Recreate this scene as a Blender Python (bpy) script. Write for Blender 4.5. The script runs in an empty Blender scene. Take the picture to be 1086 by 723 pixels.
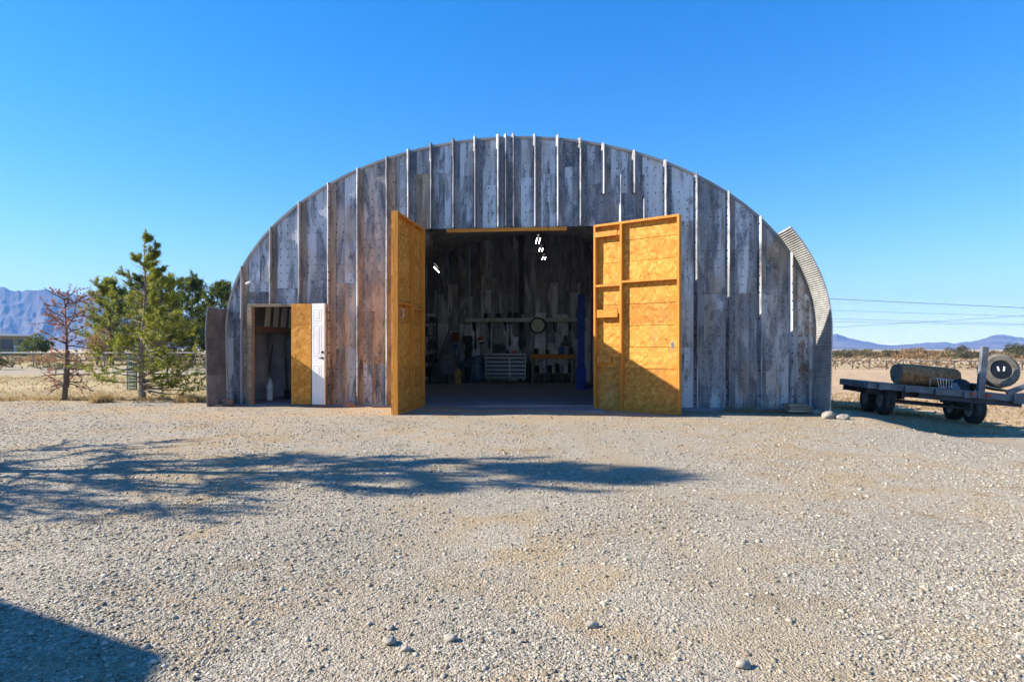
import bpy, math, random
import numpy as np
from mathutils import Vector, Matrix, Euler

random.seed(7)
RNG = np.random.default_rng(11)
S = bpy.context.scene
COL = S.collection
PI = math.pi
F, CX, HY, EYE = 662.0, 543.0, 370.0, 1.15      # photo: focal px, centre column, horizon row, eye height


def at(px, py, d):
    return Vector(((px - CX) / F * d, d, EYE - (py - HY) / F * d))


# ------------------------------------------------------------------ camera, sky, sun, exposure
cam_d = bpy.data.cameras.new('camera')
cam = bpy.data.objects.new('camera', cam_d)
COL.objects.link(cam)
cam.location = (0, 0, EYE)
cam.rotation_euler = (PI / 2, 0, 0)
cam_d.sensor_width = 36
cam_d.lens = 36 * F / 1086
cam_d.shift_y = (HY - 361.5) / 1086
cam_d.clip_start = 0.05
cam_d.clip_end = 30000
S.camera = cam

SUN_DIR = Vector((1.0, -0.012, -0.635)).normalized()      # direction the light travels
SUN_EL = math.asin(-SUN_DIR.z)
SUN_AZ = math.atan2(-SUN_DIR.x, -SUN_DIR.y)
W = bpy.data.worlds.new('World')
S.world = W
W.use_nodes = True
wn = W.node_tree
wn.nodes.clear()
sky = wn.nodes.new('ShaderNodeTexSky')
sky.sky_type = 'NISHITA'
sky.sun_disc = False
sky.sun_elevation = SUN_EL
sky.sun_rotation = SUN_AZ % (2 * PI)
sky.altitude = 800
sky.air_density = 1.0
sky.dust_density = 0.05
sky.ozone_density = 5.0
hs = wn.nodes.new('ShaderNodeHueSaturation')
hs.inputs['Saturation'].default_value = 1.30
hs.inputs['Hue'].default_value = 0.513
bg = wn.nodes.new('ShaderNodeBackground')
bg.inputs['Strength'].default_value = 0.148
wo = wn.nodes.new('ShaderNodeOutputWorld')
wn.links.new(sky.outputs[0], hs.inputs['Color'])
vm = wn.nodes.new('ShaderNodeVectorMath')
vm.operation = 'MULTIPLY_ADD'
vm.inputs[1].default_value = (.12, .12, .12)
vm.inputs[2].default_value = (1, 1, 1)
vd = wn.nodes.new('ShaderNodeVectorMath')
vd.operation = 'DIVIDE'
wn.links.new(hs.outputs[0], vm.inputs[0])
wn.links.new(hs.outputs[0], vd.inputs[0])
wn.links.new(vm.outputs[0], vd.inputs[1])
wn.links.new(vd.outputs[0], bg.inputs['Color'])
wn.links.new(bg.outputs[0], wo.inputs['Surface'])

sl = bpy.data.lights.new('sun', 'SUN')
sl.energy = 4.8
sl.angle = math.radians(0.5)
sl.color = (1.0, 0.915, 0.80)
so = bpy.data.objects.new('sun', sl)
COL.objects.link(so)
so.rotation_euler = SUN_DIR.to_track_quat('-Z', 'Y').to_euler()
so.location = (-30, -5, 25)

S.view_settings.view_transform = 'Standard'
S.view_settings.look = 'None'
S.view_settings.exposure = 1.36
S.view_settings.gamma = 1
S.render.engine = 'CYCLES'
S.cycles.use_denoising = True
S.cycles.max_bounces = 7
S.cycles.diffuse_bounces = 4
S.cycles.volume_bounces = 0
S.cycles.sample_clamp_indirect = 6
S.cycles.caustics_reflective = False
S.cycles.caustics_refractive = False


# ------------------------------------------------------------------ node helper
class NT:
    def __init__(self, name):
        self.m = bpy.data.materials.new(name)
        self.m.use_nodes = True
        self.t = self.m.node_tree
        self.t.nodes.clear()
        self.out = self.t.nodes.new('ShaderNodeOutputMaterial')
        self._tc = None

    def n(self, typ, **kw):
        x = self.t.nodes.new(typ)
        for k, v in kw.items():
            setattr(x, k, v)
        return x

    def put(self, sock, v):
        if v is None:
            return
        if isinstance(v, bpy.types.NodeSocket):
            self.t.links.new(v, sock)
        else:
            if sock.type == 'RGBA' and isinstance(v, (int, float)):
                v = (v, v, v, 1)
            elif sock.type == 'RGBA' and len(v) == 3:
                v = (*v, 1)
            sock.default_value = v

    def obj(self):
        if not self._tc:
            self._tc = self.n('ShaderNodeTexCoord')
        return self._tc.outputs['Object']

    def pos(self):
        return self.n('ShaderNodeNewGeometry').outputs['Position']

    def island(self):
        return self.n('ShaderNodeNewGeometry').outputs['Random Per Island']

    def map(self, vec, scale=(1, 1, 1), loc=(0, 0, 0), rot=(0, 0, 0)):
        x = self.n('ShaderNodeMapping')
        self.put(x.inputs['Vector'], vec)
        x.inputs['Scale'].default_value = scale
        x.inputs['Location'].default_value = loc
        x.inputs['Rotation'].default_value = rot
        return x.outputs[0]

    def noise(self, vec, scale, detail=4, rough=0.55, dist=0.0, color=False):
        x = self.n('ShaderNodeTexNoise')
        self.put(x.inputs['Vector'], vec)
        x.inputs['Scale'].default_value = scale
        x.inputs['Detail'].default_value = detail
        x.inputs['Roughness'].default_value = rough
        x.inputs['Distortion'].default_value = dist
        return x.outputs['Color' if color else 'Fac']

    def vor(self, vec, scale, feature='F1', rnd=1.0, out='Distance'):
        x = self.n('ShaderNodeTexVoronoi', feature=feature)
        self.put(x.inputs['Vector'], vec)
        x.inputs['Scale'].default_value = scale
        x.inputs['Randomness'].default_value = rnd
        return x.outputs[out]

    def wave(self, vec, scale, axis='X', dist=0.0):
        x = self.n('ShaderNodeTexWave', wave_type='BANDS', bands_direction=axis)
        self.put(x.inputs['Vector'], vec)
        x.inputs['Scale'].default_value = scale
        x.inputs['Distortion'].default_value = dist
        return x.outputs['Fac']

    def math(self, op, a, b=None, c=None, clamp=False):
        x = self.n('ShaderNodeMath', operation=op, use_clamp=clamp)
        for s, v in zip(x.inputs, (a, b, c)):
            self.put(s, v)
        return x.outputs[0]

    def ss(self, v, lo, hi, a=0.0, b=1.0):
        x = self.n('ShaderNodeMapRange', interpolation_type='SMOOTHSTEP')
        self.put(x.inputs[0], v)
        for i, k in enumerate((lo, hi, a, b)):
            self.put(x.inputs[i + 1], k)
        return x.outputs[0]

    def mix(self, fac, a, b, mode='MIX'):
        x = self.n('ShaderNodeMix', data_type='RGBA', blend_type=mode)
        self.put(x.inputs['Factor'], fac)
        self.put(x.inputs[6], a)
        self.put(x.inputs[7], b)
        return x.outputs[2]

    def ramp(self, fac, stops, interp='LINEAR'):
        x = self.n('ShaderNodeValToRGB')
        r = x.color_ramp
        r.interpolation = interp
        while len(r.elements) < len(stops):
            r.elements.new(0.5)
        for e, (p, c) in zip(r.elements, stops):
            e.position = p
            e.color = (c, c, c, 1) if isinstance(c, (int, float)) else (*c, 1)
        self.put(x.inputs[0], fac)
        return x.outputs[0]

    def sep(self, vec):
        x = self.n('ShaderNodeSeparateXYZ')
        self.put(x.inputs[0], vec)
        return x.outputs

    def attr(self, name):
        x = self.n('ShaderNodeAttribute', attribute_name=name)
        return x.outputs['Color']

    def bump(self, h, strength=0.4, dist=0.02, normal=None):
        x = self.n('ShaderNodeBump')
        self.put(x.inputs['Height'], h)
        x.inputs['Strength'].default_value = strength
        x.inputs['Distance'].default_value = dist
        if normal is not None:
            self.put(x.inputs['Normal'], normal)
        return x.outputs[0]

    def done(self, col, rough=0.8, metal=0.0, normal=None, spec=0.4, emit=None, estr=0.0, coat=None):
        p = self.n('ShaderNodeBsdfPrincipled')
        self.put(p.inputs['Base Color'], col)
        self.put(p.inputs['Roughness'], rough)
        self.put(p.inputs['Metallic'], metal)
        self.put(p.inputs['Specular IOR Level'], spec)
        if normal is not None:
            self.put(p.inputs['Normal'], normal)
        if emit is not None:
            self.put(p.inputs['Emission Color'], emit)
            p.inputs['Emission Strength'].default_value = estr
        self.t.links.new(p.outputs[0], self.out.inputs['Surface'])
        return self.m


def rgb(r, g, b):
    f = lambda c: (c / 255 / 12.92) if c / 255 <= 0.04045 else ((c / 255 + 0.055) / 1.055) ** 2.4
    return (f(r), f(g), f(b))


def paint(name, col, rough=0.6, metal=0.0, var=0.25, scale=6.0, bump=0.0):
    t = NT(name)
    o = t.obj()
    n = t.noise(o, scale, 5, 0.6)
    c = t.mix(t.ss(n, 0.3, 0.7), tuple(x * (1 - var) for x in col), tuple(min(1, x * (1 + var)) for x in col))
    nr = t.bump(t.noise(o, scale * 8, 3), bump, 0.005) if bump else None
    return t.done(c, rough, metal, nr)


# ------------------------------------------------------------------ ground height
def sst(a, b, x):
    u = np.clip((np.asarray(x, float) - a) / (b - a), 0, 1)
    return u * u * (3 - 2 * u)


PX_, PY_, TH = -0.10, 12.5, math.radians(5.5)      # the hangar stands turned a little clockwise about this point
CT, ST = math.cos(TH), math.sin(TH)


def hloc(x, y):
    """yard coordinates -> the hangar's own frame"""
    dx, dy = x - PX_, y - PY_
    return PX_ + dx * CT - dy * ST, PY_ + dx * ST + dy * CT


def spin(o, px, py):
    M_ = Matrix.Translation((px, py, 0)) @ Matrix.Rotation(-TH, 4, 'Z') @ Matrix.Translation((-px, -py, 0))
    o.location = M_ @ o.location
    o.rotation_euler.z -= TH


def gz(x, y):
    x = np.asarray(x, float)
    y = np.asarray(y, float)
    k = sst(4, 10, y)
    z = -0.010 * np.clip(x, 0, 6) * k
    kr = k * sst(11.4, 12.6, y)
    z = z - 0.092 * np.clip(x - 6, 0, 3.4) * kr - 0.20 * np.clip(x - 9.4, 0, 1.6) * kr
    z = z + 0.010 * np.sin(x * 1.7 + 0.6 * y) * np.sin(y * 1.3 - 0.4 * x) + 0.006 * np.sin(x * 4.1 + 1) * np.sin(y * 3.7)
    edge = 6.12 + .10 * np.sin(y * 1.9) + .05 * np.sin(y * 5.3)
    z = z - (.33 * sst(0, .55, x - edge) + .012 * np.clip(x - 6.6, 0, 6)) * sst(5.5, 7.5, y) * (1 - sst(11.7, 12.9, y))
    hx_, hy_ = hloc(x, y)
    inside = (np.abs(hx_ - PX_) < 6.0) & (hy_ > 12.2) & (hy_ < 22.6)
    return np.where(inside, -0.06, z)


def gzf(x, y):
    return float(gz(x, y))


# ------------------------------------------------------------------ mesh helper
class MB:
    def __init__(self):
        self.v, self.f, self.c = [], [], []      # c: colour per face (optional)
        self.smooth = False

    def add(self, vs, fs, col=None):
        b = len(self.v)
        self.v.extend([tuple(p) for p in vs])
        self.f.extend([tuple(i + b for i in f) for f in fs])
        self.c.extend([col] * len(fs))
        return self

    def box(self, c, s, rot=None, col=None, bev=0.0):
        hx, hy, hz = (k / 2 for k in s)
        if bev:
            b = min(bev, hx * .9, hy * .9, hz * .9)
            bm_v = []
            for sx in (-1, 1):
                for sy in (-1, 1):
                    for sz in (-1, 1):
                        bm_v += [(sx * (hx - b), sy * (hy - b), sz * hz), (sx * (hx - b), sy * hy, sz * (hz - b)), (sx * hx, sy * (hy - b), sz * (hz - b))]
            idx = lambda sx, sy, sz, k: (((sx > 0) * 4 + (sy > 0) * 2 + (sz > 0)) * 3 + k)
            fs = []
            for s_ in (-1, 1):
                fs.append([idx(-1, -1, s_, 0), idx(1, -1, s_, 0), idx(1, 1, s_, 0), idx(-1, 1, s_, 0)][::s_])
                fs.append([idx(-1, s_, -1, 1), idx(-1, s_, 1, 1), idx(1, s_, 1, 1), idx(1, s_, -1, 1)][::s_])
                fs.append([idx(s_, -1, -1, 2), idx(s_, 1, -1, 2), idx(s_, 1, 1, 2), idx(s_, -1, 1, 2)][::s_])
            for a in (-1, 1):
                for d in (-1, 1):
                    fs.append([idx(-1, a, d, 0), idx(1, a, d, 0), idx(1, a, d, 1), idx(-1, a, d, 1)][::-a * d])
                    fs.append([idx(a, -1, d, 0), idx(a, 1, d, 0), idx(a, 1, d, 2), idx(a, -1, d, 2)][::a * d])
                    fs.append([idx(a, d, -1, 1), idx(a, d, 1, 1), idx(a, d, 1, 2), idx(a, d, -1, 2)][::-a * d])
                    for e in (-1, 1):
                        fs.append([idx(a, d, e, 0), idx(a, d, e, 1), idx(a, d, e, 2)][::a * d * e])
            vs = bm_v
        else:
            vs = [(x, y, z) for x in (-hx, hx) for y in (-hy, hy) for z in (-hz, hz)]
            fs = [(0, 1, 3, 2), (4, 6, 7, 5), (0, 4, 5, 1), (2, 3, 7, 6), (0, 2, 6, 4), (1, 5, 7, 3)]
        M = Euler(rot).to_matrix() if rot is not None and not isinstance(rot, Matrix) else rot
        c = Vector(c)
        return self.add([(M @ Vector(p) if M else Vector(p)) + c for p in vs], fs, col)

    def bar(self, p, q, w, h, up=(0, 0, 1), col=None):
        p, q = Vector(p), Vector(q)
        d = (q - p)
        L = d.length
        d.normalize()
        u = Vector(up)
        s = d.cross(u)
        if s.length < 1e-4:
            s = d.cross(Vector((1, 0, 0)))
        s.normalize()
        u = s.cross(d)
        M = Matrix((d, s, u)).transposed()
        return self.box((p + q) / 2, (L, w, h), M, col)

    def tube(self, pts, r, n=8, cap=True, col=None):
        pts = [Vector(p) for p in pts]
        rs = r if isinstance(r, (list, tuple)) else [r] * len(pts)
        b = []
        ref = Vector((0.31, 0.17, 0.93))
        vs = []
        for i, p in enumerate(pts):
            d = (pts[min(i + 1, len(pts) - 1)] - pts[max(i - 1, 0)]).normalized()
            s = d.cross(ref)
            if s.length < 0.05:
                s = d.cross(Vector((1, 0, 0)))
            s.normalize()
            u = s.cross(d)
            for k in range(n):
                a = 2 * PI * k / n
                vs.append(p + (s * math.cos(a) + u * math.sin(a)) * rs[i])
        fs = [(i * n + k, i * n + (k + 1) % n, (i + 1) * n + (k + 1) % n, (i + 1) * n + k) for i in range(len(pts) - 1) for k in range(n)]
        if cap:
            fs.append(tuple(range(n))[::-1])
            fs.append(tuple((len(pts) - 1) * n + k for k in range(n)))
        return self.add(vs, fs, col)

    def lathe(self, prof, n=20, c=(0, 0, 0), M=None, col=None):
        """prof: (radius, height) pairs; axis local Z, then M, then c."""
        vs, fs = [], []
        c = Vector(c)
        for r, h in prof:
            for k in range(n):
                a = 2 * PI * k / n
                p = Vector((r * math.cos(a), r * math.sin(a), h))
                vs.append((M @ p if M else p) + c)
        for i in range(len(prof) - 1):
            for k in range(n):
                fs.append((i * n + k, i * n + (k + 1) % n, (i + 1) * n + (k + 1) % n, (i + 1) * n + k))
        if prof[0][0] > 1e-5:
            fs.append(tuple(range(n))[::-1])
        if prof[-1][0] > 1e-5:
            fs.append(tuple((len(prof) - 1) * n + k for k in range(n)))
        return self.add(vs, fs, col)

    def prism(self, poly, a, b, axis='y', col=None):
        """poly: 2-D outline; extruded from a to b along an axis (y: poly is x,z; x: poly is y,z; z: poly is x,y)."""
        n = len(poly)
        mk = {'y': lambda p, t: (p[0], t, p[1]), 'x': lambda p, t: (t, p[0], p[1]), 'z': lambda p, t: (p[0], p[1], t)}[axis]
        vs = [mk(p, a) for p in poly] + [mk(p, b) for p in poly]
        fs = [tuple(range(n)), tuple(range(n, 2 * n))[::-1]] + [(i, i + n, (i + 1) % n + n, (i + 1) % n) for i in range(n)]
        return self.add(vs, fs, col)

    def grid(self, P, nu, nv, col=None):
        fs = [(i * nv + j, (i + 1) * nv + j, (i + 1) * nv + j + 1, i * nv + j + 1) for i in range(nu - 1) for j in range(nv - 1)]
        return self.add(P, fs, col)

    def build(self, name, mat, parent=None, world=True, smooth=None):
        off = Vector((0, 0, 0))
        p = parent
        while p is not None and world:
            off += p.location
            p = p.parent
        me = bpy.data.meshes.new(name)
        me.from_pydata([(x - off.x, y - off.y, z - off.z) for x, y, z in self.v], [], self.f)
        if any(c is not None for c in self.c):
            a = me.color_attributes.new('tint', 'FLOAT_COLOR', 'CORNER')
            arr = np.ones((len(me.loops), 4), np.float32)
            li = 0
            for f, c in zip(self.f, self.c):
                if c is not None:
                    arr[li:li + len(f), :3] = c
                li += len(f)
            a.data.foreach_set('color', arr.ravel())
        return link(name, me, mat, parent, smooth if smooth is not None else self.smooth)


def link(name, me, mat, parent=None, smooth=False):
    for m in (mat if isinstance(mat, (list, tuple)) else [mat]):
        me.materials.append(m)
    if smooth:
        me.polygons.foreach_set('use_smooth', [True] * len(me.polygons))
    me.update()
    o = bpy.data.objects.new(name, me)
    COL.objects.link(o)
    if parent:
        o.parent = parent
    return o


def np_mesh(name, V, Fc, mat, parent=None, smooth=False):
    """V (n,3) array, Fc (m,k) int array."""
    me = bpy.data.meshes.new(name)
    m, k = Fc.shape
    me.vertices.add(len(V))
    me.vertices.foreach_set('co', np.ascontiguousarray(V, np.float32).ravel())
    me.loops.add(m * k)
    me.loops.foreach_set('vertex_index', np.ascontiguousarray(Fc, np.int32).ravel())
    me.polygons.add(m)
    me.polygons.foreach_set('loop_start', np.arange(0, m * k, k, dtype=np.int32))
    me.update(calc_edges=True)
    return link(name, me, mat, parent, smooth)


def empty(name, loc, label=None, cat=None, group=None, rot=(0, 0, 0)):
    o = bpy.data.objects.new(name, None)
    COL.objects.link(o)
    o.location = loc
    o.rotation_euler = rot
    o.empty_display_size = 0.2
    if label:
        tag(o, label, cat, group)
    return o


def tag(o, label, cat, group=None):
    o['label'] = label
    o['category'] = cat
    if group:
        o['group'] = group
    return o


def kind(o, k):
    o['kind'] = k
    return o


def copy_tree(o, parent=None):
    c = o.copy()
    COL.objects.link(c)
    if parent is not None:
        c.parent = parent
    for ch in list(o.children):
        copy_tree(ch, c)
    return c


# ------------------------------------------------------------------ materials
def m_ground():
    t = NT('ground_gravel_and_dirt')
    p = t.pos()
    x, y, z = t.sep(p)
    big = t.noise(p, 0.45, 4, 0.6)
    med = t.noise(p, 2.2, 4, 0.6)
    fine = t.noise(p, 38, 3, 0.7)
    c1 = t.vor(p, 55, out='Color')
    c2 = t.vor(p, 120, out='Color')
    d1 = t.vor(p, 55)
    d2 = t.vor(p, 120)
    g1 = t.ramp(t.sep(c1)[0], [(0, (.10, .083, .056)), (.5, (.325, .288, .218)), (1, (.55, .495, .395))])
    g2 = t.ramp(t.sep(c2)[0], [(0, (.13, .108, .074)), (.6, (.335, .295, .222)), (1, (.52, .465, .365))])
    gravel = t.mix(0.5, g1, g2)
    gravel = t.mix(t.ss(big, .35, .7, 0, .45), gravel, (.40, .345, .25))
    dirt = t.mix(t.ss(fine, .3, .7), (.25, .175, .095), (.45, .345, .205))
    dirtmask = t.math('MULTIPLY', t.ss(t.math('ADD', t.math('MULTIPLY', big, .55), t.math('MULTIPLY', med, .45)), .47, .60), .85)
    near = t.mix(dirtmask, gravel, dirt)
    # compacted wheel tracks up to the big door
    wv = t.math('ADD', x, t.math('MULTIPLY', t.math('SUBTRACT', t.noise(t.map(p, (.1, .35, 1)), 1.0, 3), .5), 1.6))
    trk = t.ss(t.math('ABSOLUTE', t.math('SUBTRACT', t.math('ABSOLUTE', t.math('SUBTRACT', wv, .25)), .85)), .42, .12)
    trk = t.math('MULTIPLY', trk, t.ss(med, .35, .6, .15, .75))
    near = t.mix(trk, near, t.mix(t.ss(fine, .3, .75), (.27, .22, .145), (.42, .35, .245)))
    stn = t.noise(p, 1.1, 5, .7)
    near = t.mix(t.ss(stn, .58, .70, 0, .55), near, (.19, .14, .085))
    near = t.mix(t.math('MULTIPLY', t.ss(y, 8.6, 11.2), t.ss(t.noise(p, .8, 4), .42, .6, 0, .6)), near, t.mix(t.ss(fine, .3, .7), (.33, .215, .11), (.46, .34, .20)))
    # dry field on both sides, from y ~ 14 on, and right of the shed
    wob = t.math('MULTIPLY', t.math('SUBTRACT', med, .5), 1.6)
    yy = t.math('ADD', y, wob)
    xx = t.math('ADD', x, wob)
    left = t.math('MULTIPLY', t.ss(yy, 13.4, 14.0), t.ss(xx, -5.0, -6.0))
    right = t.math('MULTIPLY', t.ss(yy, 11.8, 13.4), t.ss(xx, 6.0, 6.8))
    band = t.noise(t.map(p, (.02, .35, 1)), 1.0, 5, .65)
    grass = t.mix(t.ss(band, .35, .65), (.34, .25, .12), (.52, .41, .22))
    grass = t.mix(t.ss(t.noise(p, .25, 4), .48, .66, 0, .6), grass, (.40, .36, .12))
    far = t.mix(t.ss(t.noise(t.map(p, (.03, .09, 1)), 1, 5, .7), .42, .6), (.52, .39, .23), (.36, .26, .14))
    grass = t.mix(t.ss(t.noise(p, 30, 2), .3, .7, 0, .35), grass, (.20, .14, .08))
    road = t.math('MULTIPLY', t.ss(yy, 26, 29), t.ss(yy, 44, 38))
    grass = t.mix(t.math('MULTIPLY', road, .6), grass, (.36, .31, .25))
    grass = t.mix(t.ss(y, 60, 110), grass, far)
    rdirt = t.mix(t.ss(t.noise(p, 1.4, 5, .65), .4, .62), (.50, .35, .19), (.32, .22, .13))
    rdirt = t.mix(t.ss(fine, .45, .75, 0, .4), rdirt, (.5, .44, .36))
    rdirt = t.mix(t.ss(y, 40, 70), rdirt, far)
    col = t.mix(left, near, grass)
    col = t.mix(right, col, rdirt)
    h = t.math('ADD', t.math('MULTIPLY', t.math('MINIMUM', d1, .5), -1.0), t.math('MULTIPLY', d2, -.5))
    h = t.math('ADD', h, t.math('MULTIPLY', fine, .8))
    return t.done(col, .95, 0, t.bump(h, .9, .012), .15)


def m_stone():
    t = NT('crushed_stone')
    i = t.island()
    c = t.ramp(i, [(0, (.11, .09, .06)), (.25, (.25, .212, .148)), (.6, (.385, .342, .262)), (.9, (.46, .415, .33)), (1, (.55, .505, .42))])
    c = t.mix(t.ss(t.noise(t.pos(), 90, 3), .3, .7, 0, .35), c, (.26, .21, .15))
    return t.done(c, .92, 0, None, .2)


def m_wall(name, dark=1.0):
    """weathered galvanised sheet: tint.r rust, tint.g brightness, tint.b seed"""
    t = NT(name)
    o = t.obj()
    r, g, b = t.sep(t.attr('tint'))
    cx = t.n('ShaderNodeCombineXYZ')
    t.put(cx.inputs[1], t.math('MULTIPLY', b, 37.0))
    va = t.n('ShaderNodeVectorMath', operation='ADD')
    t.put(va.inputs[0], o)
    t.put(va.inputs[1], cx.outputs[0])
    p = va.outputs[0]
    st = t.map(p, (1, 1, .24))
    n1 = t.noise(st, 2.6, 6, .62, .6)
    n2 = t.noise(st, 5.0, 6, .66, .5)
    n3 = t.noise(p, 26, 4, .7)
    strk = t.noise(t.map(p, (1, 1, .09)), 9, 5, .65)
    base = t.mix(t.ss(n2, .36, .62), (.098, .106, .124), (.30, .315, .345))
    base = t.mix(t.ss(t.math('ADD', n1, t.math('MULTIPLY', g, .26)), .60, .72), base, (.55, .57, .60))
    base = t.mix(t.ss(n3, .52, .66, 0, .6), base, (.42, .42, .42))
    base = t.mix(t.ss(strk, .53, .66, 0, .6), base, (.07, .068, .072))  # tall dark streaks: weather stains plus shadow put into the colour
    base = t.mix(t.math('MULTIPLY', t.ss(t.noise(t.map(p, (1, 1, .5)), 1.7, 6, .7, .5), .48, .64), t.ss(r, .05, .6, .30, .8)), base, (.42, .315, .225) if dark == 1.0 else (.33, .32, .29))
    rust = t.mix(t.ss(n2, .35, .65), (.20, .135, .085), (.62, .44, .29))
    rust = t.mix(t.ss(n3, .5, .75, 0, .5), rust, (.10, .08, .065))
    rm = t.ss(t.math('ADD', t.math('MULTIPLY', n1, .6), t.math('MULTIPLY', r, .75)), .52, .86)
    c = t.mix(t.math('MULTIPLY', rm, .85), base, rust)
    sp = t.noise(t.map(p, (1, 1, .6)), 3.6, 6, .7, .6)
    c = t.mix(t.ss(sp, .58, .68, 0, .62), c, (.035, .032, .035))
    c = t.mix(t.ss(sp, .41, .34, 0, .5), c, (.54, .545, .56))
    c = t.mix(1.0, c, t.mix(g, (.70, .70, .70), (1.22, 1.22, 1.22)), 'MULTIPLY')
    if dark == 1.0:
        xo, yo, zo = t.sep(o)
        ed_ = t.ss(t.math('ADD', xo, t.math('MULTIPLY', t.math('SUBTRACT', t.noise(p, 2.2, 5, .65), .5), .9)), 5.50, 5.66)
        ed_ = t.math('MULTIPLY', ed_, t.math('MULTIPLY', t.ss(zo, 2.7, 2.2), t.ss(zo, .35, .8)))
        ed_ = t.math('MULTIPLY', ed_, t.ss(t.noise(t.map(p, (1, 1, .5)), 3.5, 5, .7), .46, .58))
        c = t.mix(t.math('MULTIPLY', ed_, .85), c, t.mix(t.ss(n3, .3, .7), (.10, .055, .03), (.34, .20, .11)))
    # bolt holes on a lattice
    x, y, z = t.sep(o)
    fx = t.math('SUBTRACT', t.math('FRACT', t.math('MULTIPLY', x, 1 / .150)), .5)
    fz = t.math('SUBTRACT', t.math('FRACT', t.math('MULTIPLY', z, 1 / .165)), .5)
    d = t.math('SQRT', t.math('ADD', t.math('MULTIPLY', fx, fx), t.math('MULTIPLY', fz, fz)))
    hole = t.ss(d, .115, .07)
    hole = t.math('MULTIPLY', hole, t.ss(t.noise(p, 3.0, 2), .42, .54))
    c = t.mix(t.math('MULTIPLY', hole, .88), c, (.02, .02, .02))
    if dark != 1.0:
        c = t.mix(1.0, c, (dark, dark, dark), 'MULTIPLY')
    nb = t.bump(t.math('ADD', n3, t.math('MULTIPLY', n1, 2.0)), .25, .012)
    return t.done(c, t.ss(n2, .3, .7, .42, .75), .28, nb, .4)


def m_crimp(name, axis_scale):
    t = NT(name)
    o = t.obj()
    u = t.attr('tint')
    n = t.noise(o, 5, 6, .65)
    c = t.mix(t.ss(n, .3, .7), (.28, .28, .275), (.45, .445, .435))
    c = t.mix(t.ss(t.noise(t.map(o, (1, 1, .3)), 4, 5, .7), .55, .72, 0, .5), c, (.26, .21, .17))
    return t.done(c, .6, .15, t.bump(t.noise(o, 30, 3), .12, .006), .35)


def m_roof():
    t = NT('galvanised_arch_sheet')
    o = t.obj()
    n = t.noise(o, 1.8, 6, .65)
    c = t.mix(t.ss(n, .3, .7), (.20, .20, .205), (.34, .34, .34))
    c = t.mix(t.ss(t.noise(o, 6, 5, .7), .58, .7, 0, .4), c, (.16, .12, .09))
    return t.done(c, .6, .25, None, .4)


def m_osb(name, val=1.0):
    t = NT(name)
    o = t.obj()
    a = t.map(o, (1, 1, 1), (0, 0, 0), (.3, .5, .4))
    v1 = t.vor(t.map(a, (9, 24, 20)), 1.0, out='Color')
    v2 = t.vor(t.map(a, (22, 10, 15), (3, 1, 2), (1.1, .4, .9)), 1.0, out='Color')
    f = t.mix(.5, t.sep(v1)[0], t.sep(v2)[1])
    k = val
    c = t.ramp(f, [(.10, (.44 * k, .175 * k, .022 * k)), (.4, (.58 * k, .25 * k, .035 * k)), (.65, (.66 * k, .30 * k, .048 * k)), (.92, (.74 * k, .38 * k, .085 * k))])
    zz = t.math('FLOOR', t.math('MULTIPLY', t.sep(o)[2], 1 / .405))
    wn_ = t.n('ShaderNodeTexWhiteNoise', noise_dimensions='1D')
    t.put(wn_.inputs['W'], zz)
    c = t.mix(1.0, c, t.mix(wn_.outputs['Value'], (.84, .82, .80), (1.10, 1.12, 1.15)), 'MULTIPLY')
    c = t.mix(t.ss(t.noise(t.map(o, (1, 1, .5)), 1.6, 6, .7), .52, .72, 0, .45), c, (.46 * k, .30 * k, .13 * k))
    c = t.mix(t.ss(t.noise(o, 2.2, 5, .65), .45, .7, 0, .4), c, (.50 * k, .195 * k, .024 * k))
    c = t.mix(t.ss(t.noise(o, 11, 4, .7), .62, .68, 0, .75), c, (.16 * k, .07 * k, .02 * k))
    return t.done(c, .75, 0, t.bump(f, .25, .004), .3)


def m_lumber(name, a, b, ax='z'):
    t = NT(name)
    o = t.obj()
    sc = {'z': (30, 30, 1.6), 'x': (1.6, 30, 30), 'y': (30, 1.6, 30)}[ax]
    g = t.noise(t.map(o, sc), 1.0, 6, .65, .5)
    c = t.mix(t.ss(g, .3, .7), a, b)
    kn = t.vor(t.map(o, (4, 4, 1.8)), 1.0)
    c = t.mix(t.ss(kn, .10, .04, 0, .7), c, tuple(k * .35 for k in a))
    return t.done(c, .7, 0, t.bump(g, .2, .004), .3)


def m_concrete():
    t = NT('concrete_floor')
    p = t.pos()
    n = t.noise(p, 1.2, 6, .65)
    c = t.mix(t.ss(n, .3, .7), (.16, .168, .185), (.26, .262, .27))
    st = t.noise(t.map(p, (.5, 1.6, 1)), 1.1, 5, .65, .8)
    c = t.mix(t.ss(st, .60, .70, 0, .75), c, (.05, .05, .05))
    c = t.mix(t.ss(t.noise(p, 40, 3), .5, .8, 0, .3), c, (.42, .40, .37))
    return t.done(c, t.ss(n, .3, .7, .45, .7), 0, t.bump(n, .1, .01), .35)


def m_bark(name, a, b):
    t = NT(name)
    o = t.obj()
    f = t.noise(t.map(o, (1, 1, .25)), 28, 5, .7, .4)
    return t.done(t.mix(t.ss(f, .35, .65), a, b), .95, 0, t.bump(f, .8, .012), .15)


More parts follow.
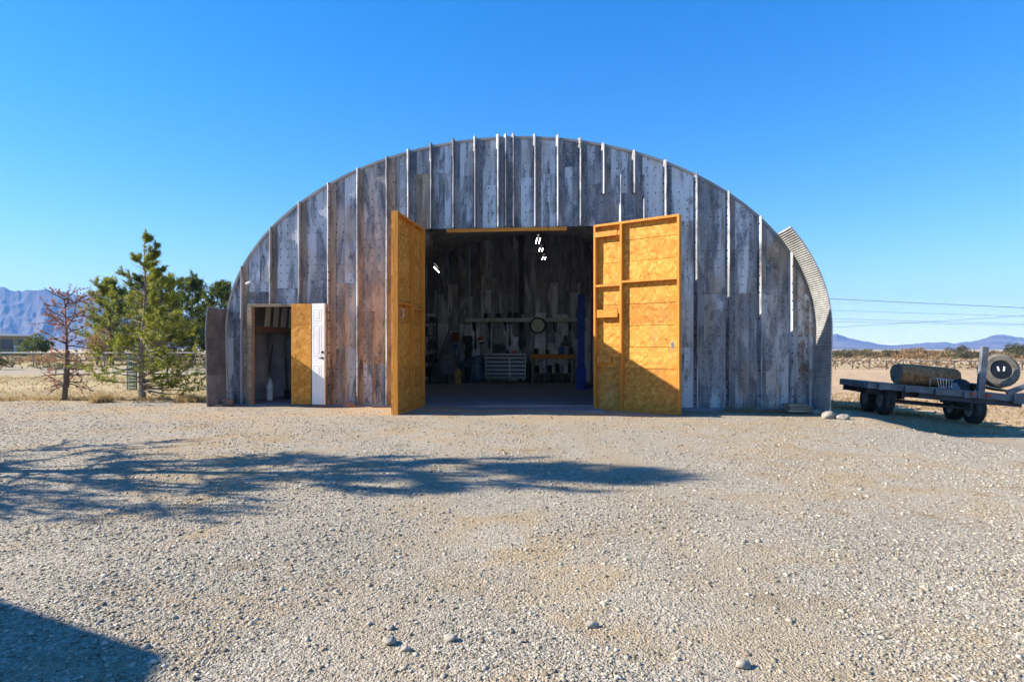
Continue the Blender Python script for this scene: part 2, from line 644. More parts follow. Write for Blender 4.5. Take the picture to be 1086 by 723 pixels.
def m_leaf(name, stops, trans=0.42):
    t = NT(name)
    c = t.ramp(t.island(), stops)
    c = t.mix(t.ss(t.noise(t.pos(), 1.3, 3), .35, .65, 0, .45), c, stops[0][1])
    p = t.n('ShaderNodeBsdfPrincipled')
    t.put(p.inputs['Base Color'], c)
    p.inputs['Roughness'].default_value = .65
    p.inputs['Specular IOR Level'].default_value = .25
    tr = t.n('ShaderNodeBsdfTranslucent')
    t.put(tr.inputs['Color'], c)
    mx = t.n('ShaderNodeMixShader')
    mx.inputs[0].default_value = trans
    t.t.links.new(p.outputs[0], mx.inputs[1])
    t.t.links.new(tr.outputs[0], mx.inputs[2])
    t.t.links.new(mx.outputs[0], t.out.inputs['Surface'])
    return t.m


def m_mountain():
    t = NT('mountain_rock')
    p = t.pos()
    n = t.noise(t.map(p, (.004, .004, .006)), 1.0, 7, .65)
    return t.done(t.mix(t.ss(n, .35, .65), (.10, .085, .085), (.21, .18, .165)), 1.0, 0, None, .1)


M = {}
M['ground'] = m_ground()
M['stone'] = m_stone()
M['wall'] = m_wall('weathered_panel')
M['backwall'] = m_wall('weathered_panel_inside', 1.05)
M['roof'] = m_roof()
M['flare'] = m_crimp('crimped_steel', 1)
M['flaregrey'] = paint('dull_grey_steel', (.205, .21, .215), .85, 0, .3, 4, .3)  # mottled darker grey for the left side sheet
M['osb'] = m_osb('oriented_strand_board')
M['lumber'] = m_lumber('varnished_lumber', (.48, .175, .022), (.70, .30, .045))
M['lumber_x'] = m_lumber('varnished_lumber_level', (.48, .175, .022), (.70, .30, .045), 'x')
M['oldwood'] = m_lumber('weathered_lumber', (.20, .15, .10), (.42, .33, .23), 'x')
M['beamwood'] = m_lumber('brown_beam_lumber', (.16, .085, .045), (.26, .14, .07), 'y')
M['paleboard'] = paint('pale_board', (.55, .53, .47), .7, 0, .15)
M['concrete'] = m_concrete()
M['white'] = paint('white_door_paint', (.80, .79, .76), .45, 0, .05, 3)
M['brass'] = paint('dark_bronze', (.05, .04, .03), .35, .8)
M['steel'] = paint('galvanised_steel', (.58, .59, .60), .45, .6, .2, 8)
M['trailer'] = paint('blue_grey_trailer_paint', (.14, .15, .17), .5, .1, .35, 5, .1)
M['trailer_dark'] = paint('dark_trailer_steel', (.05, .052, .06), .65, .1, .4, 6, .1)
M['rubber'] = paint('tyre_rubber', (.05, .047, .043), .85, 0, .5, 9, .15)
M['dustyrubber'] = paint('dusty_tyre_rubber', (.17, .145, .115), .9, 0, .35, 9, .2)
M['rim'] = paint('dark_wheel_rim', (.30, .29, .28), .6, .1, .4, 10)
M['hub'] = paint('pale_hub', (.55, .54, .50), .4, .4)
M['red'] = paint('red_reflector', (.45, .03, .015), .3)
M['black'] = paint('black_plastic', (.012, .012, .013), .5, 0, .3)
M['blue'] = paint('blue_lift_paint', (.018, .065, .36), .4, 0, .15)
M['bluetarp'] = paint('blue_tarp', (.05, .10, .17), .35, 0, .45, 5, .3)
M['greytarp'] = paint('grey_tarp', (.12, .125, .14), .75, 0, .3, 7)
M['greypaint'] = paint('grey_paint', (.30, .33, .36), .5, 0, .2)
M['tan'] = paint('tan_plastic', (.45, .27, .06), .5, 0, .15)
M['drawer'] = paint('drawer_front', (.045, .055, .075), .35, .3, .2)
M['face'] = paint('cream_dial', (.62, .60, .47), .6, 0, .05)
M['poster'] = paint('red_brown_print', (.16, .035, .02), .6)
M['signred'] = paint('red_sign_paint', (.45, .04, .03), .5)
M['whiteplastic'] = paint('white_plastic', (.70, .70, .68), .4)
M['bluelabel'] = paint('blue_label', (.05, .12, .35), .4)
M['rock'] = paint('pale_rock', (.27, .245, .205), .95, 0, .25, 14, .4)
M['rockred'] = paint('reddish_rock', (.30, .20, .14), .95, 0, .3, 14, .4)
M['fence'] = paint('weathered_fence_steel', (.24, .22, .19), .7, .2, .25)
M['fencepale'] = paint('pale_fence_rail', (.48, .46, .43), .6, .1, .15)
M['green'] = paint('green_coated_wire', (.05, .17, .14), .5, 0, .2)
M['wire'] = paint('cable', (.16, .24, .28), .6, .1)
M['log'] = m_bark('grey_log_bark', (.20, .095, .04), (.44, .24, .11))
M['logend'] = m_lumber('cut_log_face', (.20, .145, .095), (.34, .25, .17))
M['bark'] = m_bark('pine_bark', (.075, .055, .04), (.22, .165, .12))
M['greybark'] = m_bark('grey_bark', (.16, .125, .09), (.36, .30, .23))
M['pine'] = m_leaf('pine_needles', [(0, (.04, .062, .014)), (.5, (.13, .17, .030)), (1, (.27, .28, .055))])
M['pineyellow'] = m_leaf('yellow_green_needles', [(0, (.10, .125, .016)), (.5, (.30, .32, .040)), (1, (.52, .50, .085))])
M['redleaf'] = m_leaf('dry_red_leaves', [(0, (.24, .10, .07)), (.5, (.40, .20, .14)), (1, (.55, .33, .23))])
M['tanleaf'] = m_leaf('dry_tan_leaves', [(0, (.20, .12, .055)), (.5, (.34, .22, .10)), (1, (.46, .32, .16))])
M['sage'] = m_leaf('desert_scrub', [(0, (.06, .062, .03)), (.5, (.14, .13, .062)), (1, (.25, .215, .11))])
M['straw'] = m_leaf('straw_grass', [(0, (.26, .17, .07)), (.5, (.45, .32, .14)), (1, (.60, .47, .25))])
M['mountain'] = m_mountain()
M['stucco'] = paint('tan_siding', (.30, .25, .14), .9, 0, .1)
M['glass'] = paint('window_glass', (.06, .08, .11), .15, 0, .2)
M['roofwhite'] = paint('white_roof', (.75, .75, .74), .6, 0, .08)
M['shingle'] = paint('brown_shingle', (.16, .12, .10), .9, 0, .3, 20)


def lamp_mat():
    t = NT('lit_tube')
    return t.done((.9, .9, .9), .5, 0, None, .3, (1, .99, .97), 5.0)


M['lamp'] = lamp_mat()

# ================================================================== SETTING
# ---- ground sheet
def axis(lo, hi, flo, fhi, step, grow=1.22):
    a = list(np.arange(flo, fhi + step / 2, step))
    s = step
    while a[-1] < hi:
        s *= grow
        a.append(min(hi, a[-1] + s))
    s = step
    while a[0] > lo:
        s *= grow
        a.insert(0, max(lo, a[0] - s))
    return np.array(a)


gx = axis(-4300, 4300, -12, 13, .17)
gy = axis(-500, 4300, -2, 24, .17)
X, Y = np.meshgrid(gx, gy, indexing='ij')
Z = gz(X, Y)
V = np.stack([X, Y, Z], -1).reshape(-1, 3)
nx, ny = len(gx), len(gy)
I = (np.arange(nx - 1)[:, None] * ny + np.arange(ny - 1)[None, :]).ravel()
kind(np_mesh('ground', V, np.stack([I, I + ny, I + ny + 1, I + 1], -1), M['ground'], None, True), 'structure')

# ---- mountains
def fbm1(x, seed):
    r = 0
    for o in range(6):
        r = r + np.sin(x * (1.7 ** o) * 1.0 + seed * (o + 1) * 1.37) * (.62 ** o)
    return r


def vnoise(x, y, seed):
    g = np.random.default_rng(seed).random((256, 256))
    xi, yi = np.floor(x).astype(int), np.floor(y).astype(int)
    fx, fy = x - xi, y - yi
    fx, fy = fx * fx * (3 - 2 * fx), fy * fy * (3 - 2 * fy)
    G = lambda a, b: g[a % 256, b % 256]
    return (G(xi, yi) * (1 - fx) + G(xi + 1, yi) * fx) * (1 - fy) + (G(xi, yi + 1) * (1 - fx) + G(xi + 1, yi + 1) * fx) * fy


def ridge2(x, y, seed):
    r, a, s = 0, 1.0, 0
    for o in range(5):
        r = r + a * (1 - np.abs(2 * vnoise(x * 2 ** o + 17 * o, y * 2 ** o + 9 * o, seed + o) - 1))
        s += a
        a *= .52
    return r / s


def mountains(pts, dist, depth, seed, rough):
    xs = np.array([p[0] for p in pts], float)
    hs_ = np.array([HY - p[1] for p in pts], float)
    n, m = 700, 90
    px = np.linspace(xs[0], xs[-1], n)
    h = np.interp(px, xs, hs_)
    ker = np.hanning(9)
    h = np.convolve(np.pad(h, 4, 'edge'), ker / ker.sum(), 'valid')
    v = np.linspace(0, 1, m)
    PX, VV = np.meshgrid(px, v, indexing='ij')
    D = dist + depth * (1 - VV)       # v = 0 is the ridge (far), 1 the near foot
    ridged = ridge2(PX / 26.0 + 1.1 * VV + .5 * vnoise(PX / 30, VV * 4, 91), VV * 2.2, int(seed * 10))
    prof = .72 * (1 - VV) ** 1.15 + .28 * (1 - VV) ** 3
    Zm = (h[:, None] / F * (dist + depth)) * (prof - rough * (1 - ridged) * np.clip(VV * 5, 0, 1) * (1 - VV) ** .8)
    Zm *= 1 + (.13 if seed < 5 else .34) * (ridge2(px / 11.0, px * 0 + .3, 5) - .62)[:, None] * np.clip(1 - VV * 3, 0, 1)
    Zm = np.maximum(Zm, -2 + 0 * Zm)
    Xm = (PX - CX) / F * D
    V = np.stack([Xm, D, Zm], -1).reshape(-1, 3)
    I = (np.arange(n - 1)[:, None] * m + np.arange(m - 1)[None, :]).ravel()
    return np_mesh('mountains', V, np.stack([I, I + m, I + m + 1, I + 1], -1), M['mountain'], None, True)


kind(mountains([(-420, 330), (-250, 316), (-120, 308), (-40, 304), (0, 303), (9, 307), (25, 309.5), (40, 308), (51, 306.5), (64, 310), (87, 313.5), (107, 314), (140, 322), (200, 334), (280, 350), (380, 362), (470, 367)], 2500, 900, 3.1, .42), 'structure')
kind(mountains([(600, 368), (760, 364), (840, 360), (880, 355.5), (890, 354.5), (905, 358), (918, 362), (933, 365), (950, 366), (962, 365), (985, 363), (1000, 362.5), (1012, 364), (1040, 360), (1055, 356), (1066, 355.3), (1080, 358), (1086, 357), (1140, 360), (1250, 356), (1400, 362), (1560, 367)], 2700, 1000, 7.7, .35), 'structure')

# ---- air
hz = NT('pale_air')
pv = hz.n('ShaderNodeVolumePrincipled')
pv.inputs['Color'].default_value = (.20, .48, 1.0, 1)
pv.inputs['Density'].default_value = 0.00015
pv.inputs['Anisotropy'].default_value = 0.0
hz.t.links.new(pv.outputs[0], hz.out.inputs['Volume'])
b = MB()
b.box((0, 1900, 190), (8800, 5000, 384))
haze = kind(b.build('haze', hz.m), 'stuff')
haze.visible_shadow = True

# ================================================================== HANGAR
AX, AZ, AA, AB = -0.10, 1.5, 5.92, 3.88       # arch centre x, springing height, half width, rise
Y0, Y1 = 12.5, 22.2                          # front wall, back wall


def arch_top(x):
    u = (x - AX) / AA
    return AZ + AB * math.sqrt(max(0, 1 - u * u)) if abs(u) < 1 else 0.0


def arch_pt(s, off=0.0):
    """s in [-1,1]: left foot .. apex .. right foot; off pushes outward"""
    # total: straight leg 1.5 m, then the half ellipse
    k = 0.17
    sg = -1 if s < 0 else 1
    a = abs(s)
    if a > 1 - k:
        z = AZ * (1 - a) / k
        return (AX + sg * (AA - .035 * (1 - z / AZ) + off), z)
    th = a / (1 - k) * PI / 2
    nx_, nz_ = math.sin(th) / AA, math.cos(th) / AB
    L = math.hypot(nx_, nz_)
    return (AX + sg * (AA * math.sin(th) + off * nx_ / L), AZ + AB * math.cos(th) + off * nz_ / L)


hangar = empty('hangar', (AX, Y0, 0), 'arched metal hangar clad in weathered grey and rusty panels with open wooden doors', 'hangar', None, (0, 0, -TH))


def wx(px):
    """front wall position (hangar frame) seen in a photo column"""
    p = (px - CX) / F
    return AX + (p * Y0 - AX) / (CT + p * ST)


def xpx(x):
    u = x - AX
    return CX + F * (AX + u * CT) / (Y0 - u * ST)


def wz(py, px=540):
    return EYE - (py - HY) / F * (Y0 - (wx(px) - AX) * ST)


DX0, DX1, DZ = wx(448), wx(631), wz(243, 448)            # big opening
SX0, SX1, SZ = wx(265), wx(348.5), wz(322.5, 306)        # small opening


def cell(mb, x0, x1, z0, ztop, y, tint):
    """one sheet of cladding; ztop a number or the arch"""
    n = 5
    xs = [x0 + (x1 - x0) * i / n for i in range(n + 1)]
    for a, c in zip(xs[:-1], xs[1:]):
        za = ztop if ztop is not None else arch_top(a)
        zc = ztop if ztop is not None else arch_top(c)
        za = min(za, arch_top(a) - .01) if abs((a - AX) / AA) < 1 else min(za, AZ)
        zc = min(zc, arch_top(c) - .01) if abs((c - AX) / AA) < 1 else min(zc, AZ)
        if za <= z0 and zc <= z0:
            continue
        za, zc = max(za, z0), max(zc, z0)
        mb.add([(a, y, z0), (c, y, z0), (c, y, zc), (a, y, za)], [(0, 1, 2, 3)], tint)


ribs = [257, 287.5, 318, 349, 380, 411, 434, 458, 481.7, 504.7, 529, 537, 545, 568, 592, 616, 640.5, 673, 706, 738.6, 772.4, 806, 839]
edges = [wx(p) for p in [228] + ribs + [872]]
wall = MB()
rnd = random.Random(5)


def tint_for(xc, zc, row):
    px = xpx(xc)
    r, g = .22, .5
    if px < 349:
        r, g = .02 + rnd.random() * .2, .4 + rnd.random() * .5
        if px < 258:
            r, g = .05, .75
    elif px < 448:
        r, g = (.30 + rnd.random() * .5, .4 + rnd.random() * .5) if zc < 3.9 else (.12 + rnd.random() * .3, .45)
    elif px < 640:
        r, g = .08 + rnd.random() * .22, .4 + rnd.random() * .4
    elif px < 740:
        r, g = .10 + rnd.random() * .25, .3 + rnd.random() * .6
    else:
        r, g = .08 + rnd.random() * .28, .2 + rnd.random() * .6
        if row == 0 and 800 < px < 842:
            r = .45
        if px > 842:
            r, g = .25, .55
    return (r, g, rnd.random())


for i, (a, c) in enumerate(zip(edges[:-1], edges[1:])):
    xm = (a + c) / 2
    top = max(arch_top(a), arch_top(c))
    # horizontal joints of this bay
    if xm > wx(738):
        js = [wz(312, 790) + rnd.uniform(-.03, .03)]
    elif xm > wx(632):
        js = [wz(205, 656) if xm < wx(673) else wz(235, 700)]
    elif xm < wx(349):
        js = [SZ + rnd.uniform(.05, .5)]
    elif xm < wx(448):
        js = [wz(rnd.choice([212, 300, 258]), 390), 1.2 + rnd.uniform(-.4, .6)]
    else:
        js = [wz(185) + rnd.uniform(-.25, .25)]
    if rnd.random() < .18:
        js.append(rnd.uniform(.8, top - .5))
    js = sorted([j for j in js if .3 < j < top - .1])
    parts = [(a, c)]
    # split at the openings
    for (o0, o1, oz) in ((DX0, DX1, DZ), (SX0, SX1, SZ)):
        new = []
        for (p, q) in parts:
            cuts = [p] + [k for k in (o0, o1) if p + 1e-4 < k < q - 1e-4] + [q]
            new += list(zip(cuts[:-1], cuts[1:]))
        parts = new
    if c - a > .3 and rnd.random() < .85:
        cut = a + (c - a) * rnd.uniform(.50, .68)
        parts = [k for (p, q) in parts for k in ([(p, cut), (cut, q)] if p < cut - .03 and q > cut + .03 else [(p, q)])]
    else:
        cut = 1e9
    zb = [0.0] + js
    tints = [tint_for(xm, (zb[k] + (zb[k + 1] if k + 1 < len(zb) else top)) / 2, k) for k in range(len(zb))]
    tcut = (rnd.uniform(.5, 1.3), rnd.uniform(-.28, .28))
    for (p, q) in parts:
        m_ = (p + q) / 2
        low = DZ if DX0 < m_ < DX1 else (SZ if SX0 < m_ < SX1 else (-0.03 if m_ < 0 else -.01))
        for k in range(len(zb)):
            z0 = max(low, zb[k] if k else low)
            z1 = zb[k + 1] if k + 1 < len(zb) else None
            if z1 is not None and z1 <= z0:
                continue
            lapped = -.008 if (k == 0 and xm > wx(738)) else (.010 * ((len(zb) - k) % 2) - .002 * (i % 2))
            tn = tints[k]
            if (p + q) / 2 > cut:
                tn = (min(1, tn[0] * tcut[0]), min(1, max(0, tn[1] + tcut[1])), (tn[2] + .37) % 1)
                lapped += .002
            cell(wall, p, q, z0, z1, Y0 + lapped, tn)


def rib(px, z0, z1, w=.05, d=.085, t=(.12, .75, .3)):
    x = wx(px)
    poly = [(x - w, Y0 + .006), (x - .004, Y0 - d), (x + .010, Y0 - d), (x + .016, Y0 + .006)]
    wall.prism(poly, z0, z1, 'z', t)


for px in ribs:
    x = wx(px)
    top = arch_top(x) + (.055 if 430 < px < 640 else .03)
    z0 = -.01
    if DX0 - .01 < x < DX1 + .01:
        z0 = DZ
    if SX0 < x < SX1 - .05:
        z0 = SZ
    if px in (640.5, 673):
        z0 = wz(206, 656)
    leftside = px < 420
    tn = (.25, .6, rnd.random()) if leftside else (.05, .48, rnd.random())
    rib(px, z0, top, .058 if not leftside else .048, .10 if not leftside else .07, tn)
rib(658, wz(238, 658), wz(186, 658))
rib(683, wz(234, 683), wz(186, 683))
rib(365, 0, wz(302, 365), .025, .035, (.8, .5, .2))
rib(396, 0, wz(330, 396), .025, .035, (.8, .5, .7))
# narrow lapped strip right of every rib, rib shadow put into its dark tint
for i, px in enumerate(ribs):
    x = wx(px)
    top = arch_top(x + .2) - .02
    w = rnd.uniform(.09, .15)
    z0 = DZ if DX0 - .02 < x + w and x < DX1 else (SZ if SX0 - .1 < x < SX1 else .0)
    tn = (rnd.uniform(.55, .95), .25, rnd.random()) if px < 420 else (rnd.uniform(.1, .4), rnd.uniform(.0, .35), rnd.random())
    cell(wall, x + .016, x + .016 + w, z0, None if px not in (640.5, 673) else None, Y0 - .010, tn)
wall_o = wall.build('end_wall', M['wall'], hangar)

# curved roof with hoops of corrugation
rf = MB()
ns, per, sub = 73, 11, 12
ys = np.linspace(Y0 - .012, Y1 + .05, per * sub + 1)
P = []
for i in range(ns):
    s = -1 + 2 * i / (ns - 1)
    for y in ys:
        ph = ((y - ys[0]) / (ys[-1] - ys[0]) * per) % 1.0
        w = .5 - .5 * math.cos(2 * PI * ph)
        w = w ** 1.6
        x, z = arch_pt(s, .015 - .26 * w)
        P.append((x, y, z))
rf.grid(P, ns, len(ys))
rf.build('roof', M['roof'], hangar, smooth=True)
# rim flange closing the roof to the wall
tr = MB()
P = []
for i in range(ns):
    s = -1 + 2 * i / (ns - 1)
    for off, y in ((.02, Y0 - .016), (-.03, Y0 - .016), (-.032, Y0 + .01), (-.028, Y0 + .02)):
        x, z = arch_pt(s, off)
        P.append((x, y, z))
tr.grid(P, ns, 4)
tr.build('edge_trim', M['roof'], hangar)

# flared side sheets in front of the wall
def flare(s0, s1, yf, th=.02):
    mb = MB()
    n = 321
    P, Q = [], []
    for i in range(n):
        s = s0 + (s1 - s0) * i / (n - 1)
        cr = (.010 if abs(s) < .93 else .003) * math.cos(i * PI / 2)
        for y in (Y0 - .02, (Y0 + yf) / 2, yf):
            P.append((*[arch_pt(s, .0 + cr)[0]], y, arch_pt(s, cr)[1]))
            Q.append((arch_pt(s, th + cr)[0], y, arch_pt(s, th + cr)[1]))
    mb.grid(P, n, 3)
    mb.grid(Q, n, 3)
    # front edge
    E = []
    for i in range(n):
        E += [P[i * 3 + 2], Q[i * 3 + 2]]
    mb.grid(E, n, 2)
    mb.add([P[-3], P[-1], Q[-1], Q[-3]], [(0, 1, 2, 3)])
    mb.add([P[0], P[2], Q[2], Q[0]], [(0, 1, 2, 3)])
    return mb


def s_at_z(z, sg):
    best = min(range(2001), key=lambda i: abs(arch_pt(sg * (i / 2000))[1] - z))
    return sg * best / 2000


fl = flare(1.0, s_at_z(3.35, 1), Y0 - .77).build('side_sheet', M['flare'], hangar)
fl['label'] = 'tall curved sheet standing forward at the right end'
fl = flare(-1.0, s_at_z(1.98, -1), Y0 - .71).build('side_sheet', M['flaregrey'], hangar)
fl['label'] = 'short curved sheet standing forward at the left end'

# back wall
bw = MB()
rnd2 = random.Random(9)
xe = [AX - AA + .02 + 2 * (AA - .02) * i / 30 for i in range(31)]
for i, (a, c) in enumerate(zip(xe[:-1], xe[1:])):
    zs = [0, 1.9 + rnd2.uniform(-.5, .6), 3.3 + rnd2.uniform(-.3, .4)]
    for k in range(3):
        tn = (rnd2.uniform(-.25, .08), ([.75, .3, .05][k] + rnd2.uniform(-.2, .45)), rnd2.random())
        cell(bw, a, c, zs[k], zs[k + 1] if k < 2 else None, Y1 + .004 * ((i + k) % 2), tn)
    if i % 2 == 0 and i:
        bw.prism([(a - .03, Y1 + .005), (a - .01, Y1 - .06), (a + .02, Y1 - .06), (a + .03, Y1 + .005)], 0, arch_top(a) - .02, 'z', (.1, .35, .3))
P = []
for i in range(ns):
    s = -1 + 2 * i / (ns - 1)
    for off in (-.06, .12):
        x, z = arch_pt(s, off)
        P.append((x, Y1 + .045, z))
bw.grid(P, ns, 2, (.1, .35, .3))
bw.build('back_wall', M['backwall'], hangar)
# outer skin of the back wall is the same sheet; steel post at its middle
pm = MB()
pm.box((-.60, Y1 - .08, 2.6), (.14, .12, 5.2))
pm.build('wall_post', M['trailer_dark'], hangar)

# header lumber over the opening
hb = MB()
hb.box(((wx(474) + wx(601)) / 2, Y0 - .03, wz(243.8)), (wx(601) - wx(474), .05, .075), bev=.004)
hb.build('header_board', M['lumber_x'], hangar)

# small doorway frame
df = MB()
df.box((SX0 + .045, Y0 - .03, SZ / 2), (.085, .14, SZ), bev=.004)
df.box(((SX0 + SX1) / 2 - .01, Y0 - .03, SZ - .03), (SX1 - SX0 - .20, .14, .055), bev=.004)
df.box((SX1 - .03, Y0 - .02, SZ / 2), (.06, .12, SZ), bev=.004)
df.build('door_frame', M['oldwood'], hangar)
# sheet of OSB closing half of the small doorway
ob = MB()
ob.box(((wx(310) + wx(331.5)) / 2 + .08, Y0 - .235, (SZ + .02) / 2), (wx(331.5) - wx(310), .018, SZ - .04), (0, 0, -.10))
ob.build('board_panel', M['osb'], hangar)
# white panelled entry door, ajar in front of the right jamb
ed_w = .285
ed_c = Vector((wx(346.4) + .10, Y0 - .33, 0))
ang = math.radians(-10)
Rm = Matrix.Rotation(ang, 3, 'Z')


def edp(u, v, z):      # u from free edge to the left, v outwards
    return ed_c + Rm @ Vector((-u, -v, 0)) + Vector((0, 0, z))


ed = MB()
ed.box(edp(ed_w / 2, 0, SZ / 2 + .01), (ed_w, .042, SZ - .05), Rm, bev=.003)
for (u0, u1) in ((.085, .255),):
    for (z0, z1) in ((.22, .82), (1.02, 1.62), (1.72, 1.95)):
        uc, zc = (u0 + u1) / 2, (z0 + z1) / 2
        for (du, dz, sx, sz) in ((0, (z1 - z0) / 2, u1 - u0, .022), (0, -(z1 - z0) / 2, u1 - u0, .022), ((u1 - u0) / 2, 0, .022, z1 - z0), (-(u1 - u0) / 2, 0, .022, z1 - z0)):
            ed.box(edp(uc + du, .021, zc + dz), (sx, .005, sz), Rm, bev=.002)
        ed.box(edp(uc, .021, zc), (u1 - u0 - .07, .007, z1 - z0 - .07), Rm, bev=.003)
edo = ed.build('entry_door', M['white'], hangar)
kb = MB()
kM = Rm @ Matrix.Rotation(PI / 2, 3, 'X')
kb.lathe([(.024, 0), (.024, .010), (.009, .012), (.009, .035), (.017, .042), (.018, .055), (.012, .062), (.0, .064)], 14, edp(.045, .02, .97), kM)
kb.bar(edp(.045, .07, .97), edp(.105, .075, .965), .012, .014)
kb.build('handle', M['brass'], edo)
kb = MB()
kb.lathe([(.028, 0), (.028, .012), (.015, .018), (.0, .02)], 14, edp(.045, .02, 1.09), kM)
kb.build('deadbolt', M['brass'], edo)


# big doors
def big_door(hinge, free, zb, zt, side, h_rows, mid_fr, blocks):
    h, f = Vector((*hinge, 0)), Vector((*free, 0))
    d = (f - h)
    Wd = d.length
    d.normalize()
    n = Vector((d.y, -d.x, 0)) * side       # towards the framed (inside) face
    if side == 0:
        n = Vector((d.y, -d.x, 0))
    R = Matrix((d, n, Vector((0, 0, 1)))).transposed()

    def P(u, v, z):
        return h + d * u + n * v + Vector((0, 0, z))
    pan = MB()
    # lapped OSB strips: 0.4 m boards, each set a hair differently
    z, k = zb, 0
    while z < zt - .01:
        z1 = min(z + .405, zt)
        pan.box(P(Wd / 2, -.008 - .003 * (k % 2), (z + z1) / 2), (Wd - .004, .016, z1 - z - .009), R)
        z, k = z1, k + 1
    pan.box(P(Wd / 2, -.024, (zb + zt) / 2), (Wd - .01, .012, zt - zb - .01), R)
    door = pan.build('barn_door', M['osb'], hangar)
    fr = MB()
    T, Dp = .045, .092
    for u in (T / 2, Wd - T / 2):
        fr.box(P(u, Dp / 2, (zb + zt) / 2), (T, Dp, zt - zb), R, bev=.003)
    um = Wd * mid_fr
    fr.box(P(um, Dp / 2, (zb + zt) / 2), (T, Dp - .004, zt - zb - 2 * T), R, bev=.003)
    for z in (zb + T / 2, zt - T / 2):
        fr.box(P(Wd / 2, Dp / 2, z), (Wd - 2 * T, Dp - .002, T), R, bev=.003)
    for z in h_rows:
        for (u0, u1) in ((T, um - T / 2), (um + T / 2, Wd - T)):
            fr.box(P((u0 + u1) / 2, Dp / 2, z + (.02 if u0 > T + .01 else -.03)), (u1 - u0 - .002, Dp - .006, T), R, bev=.003)
    fr.build('stud_frame', M['lumber'], door)
    for (u, z, w, hh) in blocks:
        bb = MB()
        bb.box(P(u, Dp - .010, z), (w, .036, hh), R, bev=.003)
        bb.build('cross_block', M['lumber_x'], door)
    return door, P


hr = (DX1 + .01, Y0 - .10)
fr_ = hloc(at(722.5, 400, 11.20).x, 11.20)
ZR = -.03
rd, PR = big_door(hr, fr_, ZR, 3.56, 1, [2.40], .335, [(.27, 3.36, .48, .10), (.30, 1.83, .44, .15), (.22, .95, .30, .14)])
rd['label'] = 'open right door with its framed face turned to the sun'
lp = MB()
lp.box(PR(1.60, .075, 1.22), (.05, .03, .12), bev=.004)
lp.tube([PR(1.60, .09, 1.17), PR(1.60, .13, 1.19), PR(1.60, .13, 1.25), PR(1.60, .09, 1.27)], .008, 6)
lp.build('latch', M['steel'], rd)
hl = (DX0 - .01, Y0 - .10)
fl_ = hloc(at(416.5, 400, 10.90).x, 10.90)
ld, PL = big_door(hl, fl_, .0, 3.56, -1, [1.95], .42, [(.55, 3.2, .1, .1)])
ld['label'] = 'open left door standing nearly square to the wall'
lp = MB()
lp.tube([PL(1.25, .0, 1.72), PL(1.25, .05, 1.74), PL(1.25, .05, 1.86), PL(1.25, .0, 1.88)], .010, 6)
lp.build('handle', M['whiteplastic'], ld)

# wood rails and pale balusters along the left side inside (seen through the small door)
lr = MB()
lr.box((-5.48, 16.6, 1.58), (.06, 7.6, .12))
lr.box((-5.44, 16.6, 2.14), (.06, 7.6, .08))
lr.build('side_rail', M['beamwood'], hangar)
lb = MB()
for k in range(18):
    lb.box((-5.45, 13.2 + k * .38, 1.87), (.02, .20, .46), (0, .08, 0))
lb.build('side_slats', M['paleboard'], hangar)

# floor slab
sb = MB()
sb.box((AX, (Y0 - .12 + Y1) / 2, -.07), (2 * AA + .02, Y1 - Y0 + .24, .16))
spin(kind(sb.build('concrete_floor', M['concrete']), 'structure'), PX_, PY_)
apron = MB()
apron.box(((DX0 + DX1) / 2, Y0 - .42, -.045), (DX1 - DX0 + .3, .60, .09), bev=.02)
spin(kind(apron.build('concrete_ramp', M['concrete']), 'structure'), PX_, PY_)

# ================================================================== INSIDE THE HANGAR
def strip_light(px, py, d, L, label, rz=0.0, tubes=2):
    c = at(px, py, d)
    r = empty('strip_light', c, label, 'light', 'strip lights under the roof', (0, 0, rz))
    b = MB()
    b.box((0, 0, .13), (.06, L, .04), bev=.01)
    for s in (-1, 1):
        b.tube([(0, s * L * .4, .07), (0, s * L * .4, max(.2, min(.9, 5.1 - c.z)))], .006, 5)
    b.build('housing', M['black'], r, world=False)
    for s in ((-.045, .045) if tubes == 2 else (0,)):
        q = MB()
        q.tube([(s, -L / 2 + .03, .0), (s, L / 2 - .03, .0)], .010 if tubes == 2 else .014, 8)
        q.build('tube', M['lamp'], r, world=False)


strip_light(570.6, 255.5, 17.8, .9, 'lit strip light nearest the door, highest of the three in a row')
strip_light(573.7, 265, 19.2, .6, 'lit strip light in the middle of the row of three')
strip_light(576.8, 274, 20.7, .6, 'lit strip light nearest the back wall in the row of three')
strip_light(463, 286, 19.0, 1.3, 'single lit strip light on the left with its whole tube in view', 0, 1)
strip_light(447, 278, 17.6, 1.2, 'lit strip light at the left, half hidden by the left door', 0, 1)


def ib(px0, px1, py0, py1, d, dep):
    """box extents from photo rectangle at depth d (front face), dep deep"""
    a, c = at(px0, py1, d), at(px1, py0, d)
    return ((a.x + c.x) / 2, d + dep / 2, (a.z + c.z) / 2), (c.x - a.x, dep, c.z - a.z)


before_shop = set(bpy.data.objects)
